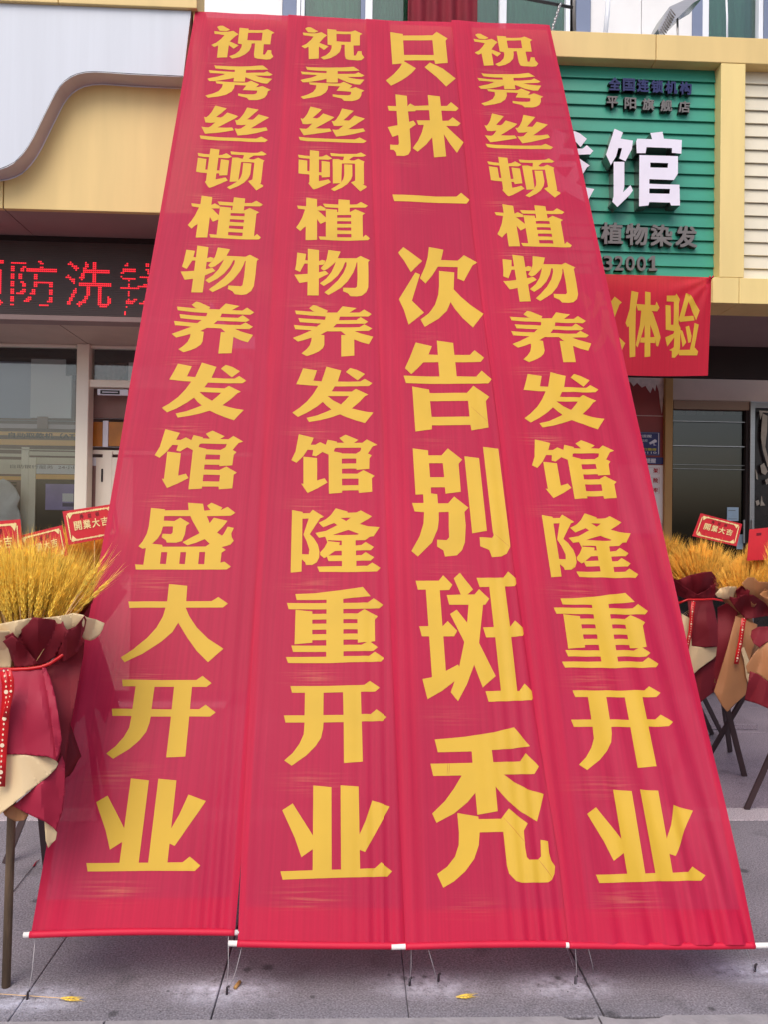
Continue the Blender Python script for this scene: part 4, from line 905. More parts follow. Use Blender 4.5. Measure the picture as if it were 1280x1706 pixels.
string2 = ['zhu','xiu','si','dun','zhi','wu','yang','fa','guan','long','zhong','kai','ye']
c2 = [toplane(*cellpos(g)) for g in string2]
A2, B2 = Vector(c2[0]), Vector(c2[-1]); ax2 = (B2-A2)
def place(g, A, B, bow=0.0):
    P, H = glyph_px(g); c = Vector(toplane(*cellpos(g)))
    d2 = ax2.normalized(); d = (B-A).normalized()
    ang = math.atan2(d.y, d.x)-math.atan2(d2.y, d2.x)
    t = (c-A2).dot(d2)/ax2.length; off = (c-A2)-ax2*t
    ctr = A+(B-A)*t+Vector((bow*4*t*(1-t), 0))
    ca, sa = math.cos(ang), math.sin(ang)
    off = Vector((ca*off.x-sa*off.y, sa*off.x+ca*off.y))
    def tf(p):
        v = Vector(toplane(*p))-c
        return (ctr.x+off.x+ca*v.x-sa*v.y, ctr.y+off.y+sa*v.x+ca*v.y)
    return [[tf(p) for p in q] for q in P], [[tf(p) for p in q] for q in H]
def direct(g):
    P, H = glyph_px(g)
    return [[toplane(*p) for p in q] for q in P], [[toplane(*p) for p in q] for q in H]
A1, B1 = Vector(toplane(405, 72.5)), Vector(toplane(247, 1375))
A4, B4 = Vector(toplane(841, 91.5)), Vector(toplane(1070, 1394.5))
lists = [
 [(g, place(g, A1, B1, 0.026)) for g in ['zhu','xiu','si','dun','zhi','wu','yang','fa','guan']]+[(g, direct(g)) for g in ('sheng','da')]+[(g, place(g, A1, B1, 0.02)) for g in ('kai','ye')],
 [(g, direct(g)) for g in string2],
 [(g, direct(g)) for g in ('zhi_only','mo','yi','ci','gao','bie','ban','tu')],
 [(g, place(g, A4, B4, -0.018)) for g in string2]]
for ci, lst in enumerate(lists):
    for g, (P, H) in lst:
        xs = [a for q in P for a, b in q]; ys = [b for q in P for a, b in q]
        streak_spots[ci].append(((min(xs)+max(xs))/2-0.09+random.uniform(-0.02, 0.02), min(ys)-0.055, 1.0 if ci != 2 else 0.45))
for ci, cd in enumerate(COLS):
    L, R = edge(cd['L']), edge(cd['R']); lay = 0.008*ci
    sb0 = toplane(cd['L'][0][0], cd['yb'][0])[1]; sb1 = toplane(cd['R'][0][0], cd['yb'][1])[1]
    st0 = toplane(cd['L'][-1][0], cd['yt'][0])[1]; st1 = toplane(cd['R'][-1][0], cd['yt'][1])[1]
    root = thing('banner', cd['lab'], 'banner', tuple(S((L(0)+R(0))/2, sb0)), 'tall red banners stretched from the roof to the pavement')
    nx, ns = 96, 330; vs, uvs, sm = [], [], []
    def sval(i, j):
        a = i/nx; b = j/ns; lo = sb0+(sb1-sb0)*a; hi = st0+(st1-st0)*a
        return lo+(hi-lo)*b
    for j in range(ns+1):
        for i in range(nx+1):
            s = sval(i, j); x = L(s)+(R(s)-L(s))*i/nx
            vs.append(S(x, s, lay)); uvs.append((x, s))
            v = 0
            for (mx_, ms_, w_) in streak_spots[ci]:
                dx, ds = (x-mx_)/0.085, (s-ms_)/0.03
                e = dx*dx+ds*ds
                if e < 9: v += w_*math.exp(-e)
            sm.append(min(1, v)*0.75)
    fs = [(j*(nx+1)+i, j*(nx+1)+i+1, (j+1)*(nx+1)+i+1, (j+1)*(nx+1)+i) for j in range(ns) for i in range(nx)]
    o = mesh_obj('cloth', vs, fs, M['cloth'], smooth=True); attach(o, root)
    me = o.data; ul = me.uv_layers.new(name='UVMap')
    for lp in me.loops: ul.data[lp.index].uv = uvs[lp.vertex_index]
    at = me.attributes.new('smear', 'FLOAT', 'POINT'); at.data.foreach_set('value', sm)
    # hems: doubled cloth along the two sides and a rod pocket at the foot
    for sgn in (0, 1):
        hv = []
        for j in range(0, ns+1, 2):
            s = sval(0 if sgn == 0 else nx, j)
            for k in range(3):
                x = (L(s)+0.0005+0.011*k) if sgn == 0 else (R(s)-0.0005-0.011*k)
                hv.append(S(x, s, lay-0.002))
        n = len(hv)//3
        attach(mesh_obj('side_hem', hv, [(3*j+k, 3*j+k+1, 3*j+k+4, 3*j+k+3) for j in range(n-1) for k in range(2)], M['hem'], smooth=True), root)
    hv = []
    for i in range(nx+1):
        for k in range(4):
            s = sval(i, 0)+k*0.034; x = L(s)+(R(s)-L(s))*(i/nx*0.98+0.01); hv.append(S(x, s, lay-0.0025))
    attach(mesh_obj('foot_hem', hv, [(4*i+k, 4*i+4+k, 4*i+5+k, 4*i+1+k) for i in range(nx) for k in range(3)], M['hem'], smooth=True), root)
    # pocket bulge round the rod
    a, b = cd['rod']; ra, rb = toplane(*a), toplane(*b)
    pa, pb = S(ra[0], ra[1], lay), S(rb[0], rb[1], lay)
    pa = BN*0+Vector(pa); pb = Vector(pb)
    tube('rod', [pa.lerp(pb, t/10)+Vector((0, 0, 0.006*math.sin(math.pi*t/10)*(1, -0.5, 0.7, -0.6)[ci])) for t in range(11)], 0.0085, M['rod'], root, 12)
    pts = []
    for i in range(0, nx+1, 2):
        s = sval(i, 0); x = L(s)+(R(s)-L(s))*i/nx
        tt = (x-pa.x)/(pb.x-pa.x); pts.append(pa.lerp(pb, tt)+Vector((0, 0, 0.006*math.sin(math.pi*max(0, min(1, tt)))*(1, -0.5, 0.7, -0.6)[ci])))
    tube('rod_pocket', pts, 0.0105, M['hem'], root, 12)
    for g, (P, H) in lists[ci]:
        V, F = cdt(P, H, 0.011)
        pv = [S(v.x, v.y, lay+0.0013) for v in V]
        o = attach(mesh_obj('character', pv, F, M['char'], smooth=True), root)

    if ci == 2:                                   # creases where the print has cracked
        for (a, b), (c_, d_) in (((784,681),(812,706)), ((822,892),(849,915)), ((838,1362),(875,1404)), ((896,1431),(920,1464)), ((746,1273),(745,1292)), ((749,1273),(748,1292))):
            A_, B__ = Vector(toplane(a, b)), Vector(toplane(c_, d_)); nn = (B__-A_).orthogonal().normalized()*0.0009; vs = []
            for t in range(7):
                p = A_.lerp(B__, t/6); w_ = math.sin(math.pi*(t+0.6)/7.2); vs += [S(p.x+nn.x*w_, p.y+nn.y*w_, lay+0.0019), S(p.x-nn.x*w_, p.y-nn.y*w_, lay+0.0019)]
            attach(mesh_obj('crease', vs, [(2*i, 2*i+1, 2*i+3, 2*i+2) for i in range(6)], M['amber']), root)

# ================================================================ SHORT HORIZONTAL BANNER
hb = thing('banner', 'short horizontal red banner tied under the green sign at the right', 'banner', tuple(U(1187, 463, 4.995)))
HY = 4.985
hz1 = U(1186, 462, HY).z; hz0 = U(1181, 626, HY).z; hx1 = U(1186.5, 540, HY).x; hx0 = U(560, 540, HY).x
def hrel(x, z):
    dx, dz = hx1-x, hz1-z; r = math.hypot(dx, dz); a = math.atan2(dz, dx+1e-6)
    w_ = 0.008*math.exp(-r/0.22)*math.sin(a*13)*min(1, r/0.03)
    return w_+0.010*noise.noise(Vector((x*3, z*2, 5)))+0.012*math.sin(x*4)*(hz1-z)
def hshape(x, z):                                 # right end leans inwards towards the foot
    t = (x-hx0)/(hx1-hx0); k = (hz1-z)/(hz1-hz0)
    return Vector((x-0.022*t*k, HY+hrel(x, z), z-0.010*math.sin(math.pi*min(1, (hx1-x)/0.9))*k))
nx, nz_ = 150, 40; vs, uvs = [], []
for j in range(nz_+1):
    for i in range(nx+1):
        x = hx0+(hx1-hx0)*i/nx; z = hz0+(hz1-hz0)*j/nz_; vs.append(hshape(x, z)); uvs.append((x, z))
o = attach(mesh_obj('cloth', vs, [(j*(nx+1)+i, j*(nx+1)+i+1, (j+1)*(nx+1)+i+1, (j+1)*(nx+1)+i) for j in range(nz_) for i in range(nx)], M['cloth2'], smooth=True), hb)
ul = o.data.uv_layers.new(name='UVMap')
for lp in o.data.loops: ul.data[lp.index].uv = uvs[lp.vertex_index]
hv = []
for j in range(nz_+1):
    z = hz0+(hz1-hz0)*j/nz_
    for k in range(3): hv.append(hshape(hx1-0.001-0.018*k, z)+Vector((0, 0.002, 0)))
attach(mesh_obj('side_hem', hv, [(3*j+k, 3*j+k+1, 3*j+k+4, 3*j+k+3) for j in range(nz_) for k in range(2)], M['hem'], smooth=True), hb)
def hplace(g, box_=None):
    P, H = glyph_px(g); x0, x1, y0, y1 = bbox(P)
    f = (lambda p: p) if box_ is None else (lambda p: (box_[0]+(p[0]-x0)/(x1-x0)*(box_[1]-box_[0]), box_[2]+(p[1]-y0)/(y1-y0)*(box_[3]-box_[2])))
    q = lambda p: (U(*f(p), HY).x+0.022*(hz1-U(*f(p), HY).z)/(hz1-hz0), U(*f(p), HY).z)
    V, F = cdt([[q(p) for p in r] for r in P], [[q(p) for p in r] for r in H], 0.02)
    attach(mesh_obj('character', [hshape(v.x, v.y)+Vector((0, -0.0015, 0)) for v in V], F, M['char'], smooth=True), hb)
hplace('ti'); hplace('yan'); hplace('ci', (966, 1042, 484, 588))
tube('tie_knot', [U(1183, 461, HY-0.01), U(1186, 464, HY-0.02), U(1189, 461, HY-0.005)], 0.006, M['hem'], hb)

# ================================================================ TIE STRINGS, NAILS AND LITTER ON THE PAVING
def ppt(px, py, off=-0.004):
    x, s = toplane(px, py); return S(x, s, off)
k_ = 0
for (a, b, lab) in (((56,1563),(46,1660),'string from the left end of the leftmost rod down to its nail'),
                    ((380,1556),(377,1655),'vertical string where the first two rods meet'),
                    ((402,1578),(380,1650),'slanting string where the first two rods meet'),
                    ((686,1574),(683,1640),'string under the left end of the third rod'),
                    ((715,1582),(730,1638),'slanting string right of the third rod end'),
                    ((946,1580),(957,1612),'short slanting string under the left end of the fourth rod'),
                    ((960,1576),(960,1640),'vertical string beside the fourth rod end'),
                    ((982,1580),(990,1620),'loose string right of the fourth rod end'),
                    ((1246,1578),(1259,1618),'string under the right end of the rightmost banner')):
    p, q = ppt(*a), G(*b); mid = (p+q)/2+Vector((0.003, 0, -0.006))
    tag(tube('string', [p, mid, q], 0.0011, M['string'], None, 5), lab, 'string')
for (px_, py_, lab) in ((45,1664,'nail at the left edge of the paving below the first banner'),(377,1656,'nail in the chalky patch beside the cigarette end'),(683,1641,'nail near the middle chalky patch, left one'),(731,1634,'nail near the middle chalky patch, right one'),(959,1638,'nail beside the paving joint under the fourth banner'),(1258,1618,'nail in the rightmost chalky patch')):
    p = G(px_, py_); tag(tube('nail', [p-Vector((0,0,0.01)), p+Vector((0.002,0,0.022)), p+Vector((0.008,0,0.026))], 0.004, M['nail'], None, 6), lab, 'nail')
p = G(391, 1648); q = G(399, 1638); o = tube('cigarette_end', [p+Vector((0,0,0.006)), q+Vector((0,0,0.006))], 0.006, M['bronze'], None, 10); tag(o, 'brown cigarette end in the chalky patch on the paving', 'litter')
random.seed(3)
vs, fs = [], []
for i in range(420):
    x = random.uniform(-1.5, 1.6); y = random.uniform(yk+0.03, yk+0.5); r = random.uniform(0.0008, 0.0035)
    i0 = len(vs); a0 = random.random()*3
    vs += [(x+r*math.cos(a0+k*1.57), y+r*0.7*math.sin(a0+k*1.57), 0.0015) for k in range(4)]+[(x, y, 0.002+r*0.8)]
    fs += [(i0+k, i0+(k+1) % 4, i0+4) for k in range(4)]
g_ = mesh_obj('grit', vs, fs, MAT('grit', lin((110, 104, 108)), 0.9, var=0.5, vscale=40)); g_['kind'] = 'stuff'; g_['label'] = 'fine grit scattered on the paving in front of the banners'
# ================================================================ WHEAT BOUQUETS
def ear_mesh(name, L=0.10, stem=0.30, awn=0.055, seed=0, detail=True):
    """one wheat ear on its straw: overlapping kernels in four rows, long awns"""
    rnd = random.Random(seed); vs, fs = [], []; mi = []
    n = 4; r = 0.0012
    ring0 = 0
    for z in (-stem, 0):
        for k in range(n): vs.append((r*math.cos(k*1.57), r*math.sin(k*1.57), z))
    for k in range(n): fs.append((k, (k+1) % n, n+(k+1) % n, n+k)); mi.append(1)
    m_ = 9 if detail else 6
    for j in range(m_):
        z = L*j/m_; w_ = 0.0068*math.sin(math.pi*min(0.93, (j+0.9)/(m_+0.6)))**0.6
        for sgn in range(2):
            a = (j % 2)*math.pi/2+sgn*math.pi+0.3; cx, cy = 0.5*w_*math.cos(a), 0.5*w_*math.sin(a)
            tx, ty = math.cos(a), math.sin(a); i0 = len(vs)
            b0 = (cx*0.2, cy*0.2, z-0.004); tip = (cx*2.1, cy*2.1, z+L/m_*1.75)
            for q in range(4):
                an = a+q*math.pi/2; rr = w_*0.52
                vs.append((cx*1.3+rr*math.cos(an), cy*1.3+rr*math.sin(an), z+L/m_*0.55))
            vs.append(b0); vs.append(tip)
            for q in range(4):
                fs.append((i0+q, i0+(q+1) % 4, i0+5)); fs.append((i0+(q+1) % 4, i0+q, i0+4)); mi += [0, 0]
            # awn
            al = awn*(0.6+0.6*rnd.random()); i1 = len(vs); sx = 0.0007
            vs.append((tip[0]-sx*ty, tip[1]+sx*tx, tip[2]-0.004)); vs.append((tip[0]+sx*ty, tip[1]-sx*tx, tip[2]-0.004))
            vs.append((tip[0]+tx*al*0.22, tip[1]+ty*al*0.22, tip[2]+al)); fs.append((i1, i1+1, i1+2)); mi.append(0)
            if detail: 
                vs.append((tip[0]+0.0006, tip[1], tip[2]-0.006)); fs.append((i1, len(vs)-1, i1+2)); mi.append(0)
    me = bpy.data.meshes.new(name); me.from_pydata(vs, [], fs); me.update(); return me, mi
def setmats(me, mi, a, b):
    me.materials.append(a); me.materials.append(b); me.polygons.foreach_set('material_index', mi)
EARS = []
for i in range(4):
    me, mi = ear_mesh('wheat_ear', 0.095+0.012*i, 0.30, 0.06, i); setmats(me, mi, M['wheat'], M['straw']); EARS.append(me)
EARS_O = []
for i in range(3):
    me, mi = ear_mesh('wheat_ear_orange', 0.09+0.012*i, 0.26, 0.05, 10+i, False); setmats(me, mi, M['wheat_orange'], M['straw']); EARS_O.append(me)
def ear_matrix(base, tip):
    d = (tip-base).normalized(); q = d.to_track_quat('Z', 'Y'); return Matrix.Translation(tip) @ q.to_matrix().to_4x4() @ Matrix.Rotation(random.uniform(0, 6.28), 4, 'Z')
def wheat(root, base, rim_c, rx, ry, h, n, meshes, n_parts=0, stray=(), up=0.05):
    """a sheaf: ears whose feet meet near base and whose tips fill a dome"""
    mats = []
    for i in range(n):
        a = random.uniform(0, 2*math.pi); r = math.sqrt(random.random())
        tip = Vector((rim_c.x+rx*r*math.cos(a), rim_c.y+ry*r*math.sin(a), rim_c.z-h*r*r*0.55+random.uniform(-0.085, 0.01)))
        b = Vector((base.x+0.035*r*math.cos(a), base.y+0.03*r*math.sin(a), base.z))
        mats.append((tip.y, ear_matrix(b, tip)))
    mats.sort(key=lambda t: t[0])
    for t in stray: mats.insert(0, (0, ear_matrix(t[0], t[1])))
    def lift(Mx): return Mx
    for i, (_, Mx) in enumerate(mats[:n_parts]):
        o = bpy.data.objects.new('wheat_ear', meshes[i % len(meshes)]); C.objects.link(o); o.matrix_world = Mx @ Matrix.Translation((0, 0, -0.10))
        attach(o, root)
    vs, fs, mi = [], [], []
    for i, (_, Mx) in enumerate(mats[n_parts:]):
        me = meshes[i % len(meshes)]; Mx = Mx @ Matrix.Translation((0, 0, -0.10)); i0 = len(vs)
        vs += [Mx @ v.co for v in me.vertices]
        for p in me.polygons: fs.append(tuple(k+i0 for k in p.vertices)); mi.append(p.material_index)
    o = mesh_obj('wheat_sheaf', vs, fs, None, mats=[meshes[0].materials[0], meshes[0].materials[1]], midx=mi); attach(o, root); o['kind'] = 'stuff'
def neck_of(root): return {'bq': 1108}.get('bq') if root.location.y < 3.0 else 1005
def sheet(name, pts, root, m, Yf, fold=0.012, fs_=9, seed=0, thick=0.0012, grid=0.010, curl=0.0):
    """a piece of wrapping paper: outline found on the bouquet's near side, wrapped round its axis with creases"""
    Y0 = Yf(pts[0][0], pts[0][1])
    def onY(px, py):
        Y = Yf(px, py); p = U(px, py, Y); return p
    # work in pixel space scaled to metres so that the outline is simple
    k = Yf(*pts[0])/FPX
    V, F = cdt([[(a*k, -b*k) for a, b in pts]], [], grid)
    out = []; size = max(max(p[0] for p in pts)-min(p[0] for p in pts), max(p[1] for p in pts)-min(p[1] for p in pts)); nf = 3.2
    ctr = (sum(p[0] for p in pts)/len(pts), (min(p[1] for p in pts) if sum(p[1] for p in pts)/len(pts) > neck_of(root) else max(p[1] for p in pts)))
    for v in V:
        px, py = v.x/k, -v.y/k
        th = math.atan2(px-ctr[0], abs(py-ctr[1])+25.0)
        dist = math.hypot(px-ctr[0], py-ctr[1])/size
        tw = th*nf+seed*0.37+0.35*noise.noise(Vector((px/size*2, py/size*2, seed)))
        tri = abs((tw % 2)-1)-0.5
        tw2 = (px*0.6+py)/size*1.7+seed*0.77; tri2 = abs((tw2 % 2)-1)-0.5
        Y = Yf(px, py)+fold*1.1*tri*min(1, dist*1.6)+fold*0.55*tri2*min(1, dist)+fold*0.35*noise.noise(Vector((px*fs_/260, py*fs_/500, seed*7.3)))
        out.append(U(px, py, Y))
    o = mesh_obj(name, out, F, m, smooth=True)
    bm = bmesh.new(); bm.from_mesh(o.data)
    for e in bm.edges:
        if len(e.link_faces) == 2 and e.calc_face_angle(0) > 0.30: e.smooth = False
    bm.to_mesh(o.data); bm.free()
    s_ = o.modifiers.new('s', 'SOLIDIFY'); s_.thickness = thick; s_.offset = 1
    attach(o, root); return o
def wrap(name, root, c, z0, z1, r0, r1, m, wav=0.03, nw=7, a0=0, a1=2*math.pi, seed=0, hem=0.05, fy=0.8):
    """ruffled paper cone between two heights"""
    nu, nv = 72, 14; vs = []
    for j in range(nv+1):
        t = j/nv
        for i in range(nu+1):
            a = a0+(a1-a0)*i/nu
            r = r0+(r1-r0)*t**0.8; q = noise.noise(Vector((math.cos(a)*1.6, math.sin(a)*1.6, seed*5.1)))
            zig = abs(((a*nw/math.pi+seed) % 2)-1)-0.5
            r += t*(wav*zig*1.6+wav*q)
            zz = z0+(z1-z0)*t+t*hem*(noise.noise(Vector((math.cos(a)*2.3, math.sin(a)*2.3, seed*2.7+4)))*1.6+zig*0.5)
            vs.append((c.x+r*math.cos(a), c.y+fy*r*math.sin(a), zz))
    fs = [(j*(nu+1)+i, j*(nu+1)+i+1, (j+1)*(nu+1)+i+1, (j+1)*(nu+1)+i) for j in range(nv) for i in range(nu)]
    o = mesh_obj(name, vs, fs, m, smooth=True); s_ = o.modifiers.new('s', 'SOLIDIFY'); s_.thickness = 0.0015
    attach(o, root); return o
def card(label, corners, Y, dy, text='開業大吉', txt=True, blank=False, stick=True):
    """greeting card: corners TL, TR, BR, BL in the photo at depth Y (right edge dy further)"""
    P = [U(corners[0][0], corners[0][1], Y), U(corners[1][0], corners[1][1], Y+dy), U(corners[2][0], corners[2][1], Y+dy), U(corners[3][0], corners[3][1], Y)]
    root = thing('greeting_card', label, 'card', tuple(P[3]), None)
    n = (P[1]-P[0]).cross(P[3]-P[0]).normalized()
    if n.y > 0: n = -n
    def at(u, v, off=0.0): return P[3]*(1-u)*(1-v)+P[2]*u*(1-v)+P[0]*(1-u)*v+P[1]*u*v+n*off
    def quad(name, u0, u1, v0, v1, off, m, th=0.001):
        f = [at(u0,v0,off), at(u1,v0,off), at(u1,v1,off), at(u0,v1,off)]; b = [p-n*th for p in f]
        o = mesh_obj(name, f+b, [(0,1,2,3),(7,6,5,4),(0,4,5,1),(1,5,6,2),(2,6,7,3),(3,7,4,0)], m); attach(o, root); return o
    quad('sheet', 0, 1, 0, 1, 0, M['card'], 0.002)
    if not blank:
        vs, fs = [], []
        def add(pl):
            i0 = len(vs); vs.extend(pl); fs.append(tuple(range(i0, len(vs))))
        rnd = random.Random(len(label))
        for k in range(26):                        # scrolled border of little flourishes
            t = 0.10+0.8*k/25
            for vv in (0.10, 0.90):
                w_, h_ = 0.024, 0.022+0.02*rnd.random(); add([at(t-w_, vv-h_*0.4, 0.0015), at(t+w_*0.3, vv-h_, 0.0015), at(t+w_, vv+h_*0.5, 0.0015), at(t-w_*0.2, vv+h_, 0.0015)])
        for k in range(15):
            t = 0.16+0.68*k/14
            for uu in (0.065, 0.935):
                w_, h_ = 0.014, 0.03; add([at(uu-w_, t-h_*0.4, 0.0015), at(uu+w_*0.5, t-h_, 0.0015), at(uu+w_, t+h_*0.5, 0.0015), at(uu-w_*0.5, t+h_, 0.0015)])
        for uu, vv in ((0.10,0.14),(0.90,0.14),(0.10,0.86),(0.90,0.86)):
            sx, sy = (1 if uu < 0.5 else -1), (1 if vv < 0.5 else -1)
            add([at(uu-0.03*sx, vv-0.05*sy, 0.0017), at(uu+0.10*sx, vv-0.045*sy, 0.0017), at(uu+0.05*sx, vv+0.03*sy, 0.0017), at(uu+0.01*sx, vv+0.12*sy, 0.0017)])
        attach(mesh_obj('gold_border', vs, fs, M['card_gold']), root)
        for i, ch in enumerate(text):
            V, T = text_polys(ch); V, T = bold_copies(V, T, 0.02); u0 = 0.17+i*0.172
            attach(mesh_obj('character', [at(u0+0.145*a, 0.38+0.27*b, 0.0018+0.0001*k) for a, b, k in V], T, M['card_gold']), root)
        for i, ch in enumerate('秀丝顿'):
            V, T = text_polys(ch); u0 = 0.30+i*0.15
            attach(mesh_obj('small_character', [at(u0+0.07*a, 0.70+0.13*b, 0.0018) for a, b in V], T, M['print_black']), root)
    else:
        for i in range(3):
            quad('small_character', 0.15+i*0.28, 0.25+i*0.28, 0.78, 0.86, 0.0015, M['maroon_cloth'], 0.0004)
    pm = (P[3]+P[2])/2
    if stick: tube('stick', [pm+Vector((0, 0.004, 0.03)), pm+Vector((0, 0.02, -0.3))], 0.002, M['straw'], root, 6)
    return root
def tripod(root, c, zc, feet, wx=0.026, wy=0.014, zt_=0.95):
    for f in feet:
        f = Vector(f); d = (c-f); top = f+d*((zt_)/(zc)) ; bar('leg', f, top, wx, wy, M['leg_dark'], root)
def ribbon_strip(name, root, px_pts, Y, wpx, marks=True):
    """narrow printed satin ribbon hanging in a gentle curve"""
    k = Y/FPX; P = [U(a, b, Y) for a, b in px_pts]; n = len(P); vs = []
    for i, p in enumerate(P):
        d = (P[min(i+1, n-1)]-P[max(i-1, 0)]).normalized(); s = d.cross(Vector((0, 1, 0))).normalized()*wpx*k/2
        vs += [p-s, p+s]
    o = mesh_obj(name, vs, [(2*i, 2*i+1, 2*i+3, 2*i+2) for i in range(n-1)], M['ribbon'], smooth=True)
    o.modifiers.new('s', 'SOLIDIFY').thickness = 0.0008; attach(o, root)
    if marks:
        L_ = [(P[i+1]-P[i]).length for i in range(n-1)]; tot = sum(L_); d_ = 0.02; vs, fs = [], []; q = 0; cnt = 0
        while q < tot-0.01:
            r = q; i = 0
            while r > L_[i]: r -= L_[i]; i += 1
            p = P[i].lerp(P[i+1], r/L_[i])+Vector((0, -0.0035, 0)); cnt += 1
            rr = wpx*k*0.24 if cnt % 5 == 0 else wpx*k*0.10
            i0 = len(vs); m_ = 8
            for t in range(m_): vs.append(p+Vector((rr*math.cos(t*0.785), 0, rr*math.sin(t*0.785)*(1 if cnt % 5 == 0 else 1.3))))
            fs.append(tuple(range(i0, i0+m_))[::-1]); q += 0.016
        attach(mesh_obj('ribbon_print', vs, fs, M['ribbon_print']), o) if False else attach(mesh_obj('ribbon_print', vs, fs, M['ribbon_print']), root)

# ---- near left bouquet
YB = 2.62
bq = thing('wheat_bouquet', 'golden wheat bouquet in burgundy and cream paper standing nearest at the left edge', 'bouquet', tuple(G(10, 1642)), 'wheat bouquets on stands')
cx = U(40, 1060, YB+0.05).x; cen = Vector((cx-0.03, YB+0.06, 0))
wz = U(40, 1100, YB).z; rz = U(40, 1035, YB).z
random.seed(21)
tipc = Vector((cx-0.07, YB+0.10, U(40, 940, YB).z+0.035))
stray = [(U(70,1075,YB-0.02), U(174,975,YB-0.03)), (U(78,1070,YB-0.02), U(172,948,YB-0.02)), (U(80,1070,YB-0.02), U(166,938,YB-0.01)), (U(80,1070,YB-0.04), U(158,945,YB-0.05))]
wheat(bq, Vector((cx, YB+0.06, wz-0.06)), tipc, 0.27, 0.15, 0.16, 800, EARS, 220, stray)
wrap('inner_paper', bq, Vector((cx-0.01, YB+0.06, 0)), wz, rz-0.01, 0.055, 0.165, M['cream'], 0.02, 5, seed=3, hem=0.02)
wrap('back_paper', bq, Vector((cx, YB+0.09, 0)), wz, rz+0.05, 0.06, 0.20, M['burg'], 0.025, 6, 0.15, math.pi-0.15, seed=5)
wrap('skirt_paper', bq, Vector((cx, YB+0.08, 0)), wz, wz-0.36, 0.045, 0.15, M['burg'], 0.03, 6, seed=8, hem=0.05)
def YL(off=0.0, k=2.0):
    def f(px, py):
        u_ = (px-35)/FPX*YB
        t = max(0.0, (py-1110)/300.0); neck = math.exp(-((py-1108)/45.0)**2)
        return YB-0.10-0.06*min(1, t)+0.075*neck+k*u_*u_+off
    return f
sheet('cream_collar', [(-60,1045),(0,1039),(31,1033),(54,1029),(50,1040),(36,1052),(22,1075),(18,1112),(-60,1115)], bq, M['cream'], YL(0.015), 0.02, seed=1)
sheet('cream_collar', [(66,1030),(100,1026),(122,1021),(138,1024),(144,1028),(160,1032),(174,1038),(171,1048),(166,1057),(158,1064),(150,1067),(138,1064),(128,1060),(112,1056),(95,1040)], bq, M['cream'], YL(0.03, 1.2), 0.03, seed=2)
sheet('burgundy_flap', [(55,1028),(75,1030),(95,1033),(105,1035),(108,1044),(112,1050),(104,1075),(94,1092),(82,1102),(66,1108),(30,1110),(20,1100),(14,1080),(8,1060),(22,1053),(36,1048),(47,1038)], bq, M['burg'], YL(-0.005), 0.035, 14, seed=3)
sheet('burgundy_flap', [(112,1049),(125,1044),(141,1025),(144,1033),(141,1049),(137,1060),(141,1068),(130,1086),(112,1098),(96,1106),(80,1108),(92,1094),(102,1076)], bq, M['burg'], YL(-0.012, 1.2), 0.035, 16, seed=4)
sheet('burgundy_flap', [(5,1068),(20,1058),(40,1075),(55,1095),(66,1107),(40,1111),(24,1112),(22,1092),(14,1080)], bq, M['burg'], YL(-0.02), 0.02, 12, seed=14)
sheet('dark_back_sheet', [(74,1112),(92,1104),(112,1096),(141,1066),(139,1090),(132,1130),(124,1175),(116,1215),(111,1255),(106,1290),(100,1262),(96,1225),(88,1180)], bq, M['burg'], YL(0.03, 0.6), 0.03, 10, seed=5)
sheet('skirt_sheet', [(-60,1114),(24,1113),(72,1113),(78,1140),(86,1180),(94,1215),(100,1236),(101,1250),(95,1268),(80,1260),(40,1257),(0,1256),(-60,1252)], bq, M['magenta'], YL(-0.03), 0.02, 6, seed=6)
sheet('skirt_fold', [(70,1112),(76,1112),(84,1130),(92,1160),(98,1195),(103,1232),(98,1255),(93,1265),(90,1235),(84,1190),(76,1145)], bq, M['magenta'], YL(-0.045), 0.02, 20, seed=7)
sheet('cream_tail', [(-60,1254),(0,1256),(40,1257),(80,1261),(93,1266),(97,1272),(93,1280),(78,1295),(58,1310),(38,1326),(18,1342),(0,1356),(-20,1366),(-60,1372)], bq, M['cream'], YL(-0.018), 0.02, 7, seed=8)
sheet('burgundy_tail', [(22,1342),(50,1318),(75,1297),(92,1282),(103,1258),(108,1272),(108,1320),(104,1350),(95,1378),(94,1385),(88,1378),(74,1368),(52,1358),(36,1350)], bq, M['magenta'], YL(-0.004, 1.5), 0.02, 9, seed=9)
sheet('cream_lining', [(74,1366),(90,1378),(95,1386),(93,1398),(86,1405),(80,1412),(76,1400)], bq, M['cream'], YL(0.02, 1.2), 0.01, 9, seed=10)
sheet('kraft_lining', [(4,1350),(22,1340),(48,1358),(40,1366),(26,1368),(8,1358)], bq, M['kraft'], YL(0.03, 1.2), 0.01, 9, seed=11)
def band(pts, Yf, r):
    return tube('tie_ribbon', [U(a, b, Yf(a, b)-0.012) for a, b in pts], r, M['ribbon'], bq, 8)
band([(-60,1114),(0,1115),(24,1115),(48,1114),(68,1111),(82,1106),(96,1097),(112,1085)], YL(-0.02), 0.0055)
ribbon_strip('hanging_ribbon', bq, [(7,1117),(11,1140),(11,1165),(8,1195),(5,1230),(3,1265),(1,1310)], YB-0.17, 15)
ribbon_strip('hanging_ribbon', bq, [(14,1116),(19,1132),(19,1150),(14,1172),(9,1195)], YB-0.185, 9)
pf = G(10, 1643)
tube('pole', [pf, U(20, 1330, pf.y+0.02), U(30, 1120, YB+0.06)], 0.0135, M['wood'], bq, 12)
bar('leg', (pf.x-0.45, pf.y+0.35, 0), (cx+0.02, YB+0.1, wz-0.1), 0.026, 0.014, M['leg_dark'], bq)
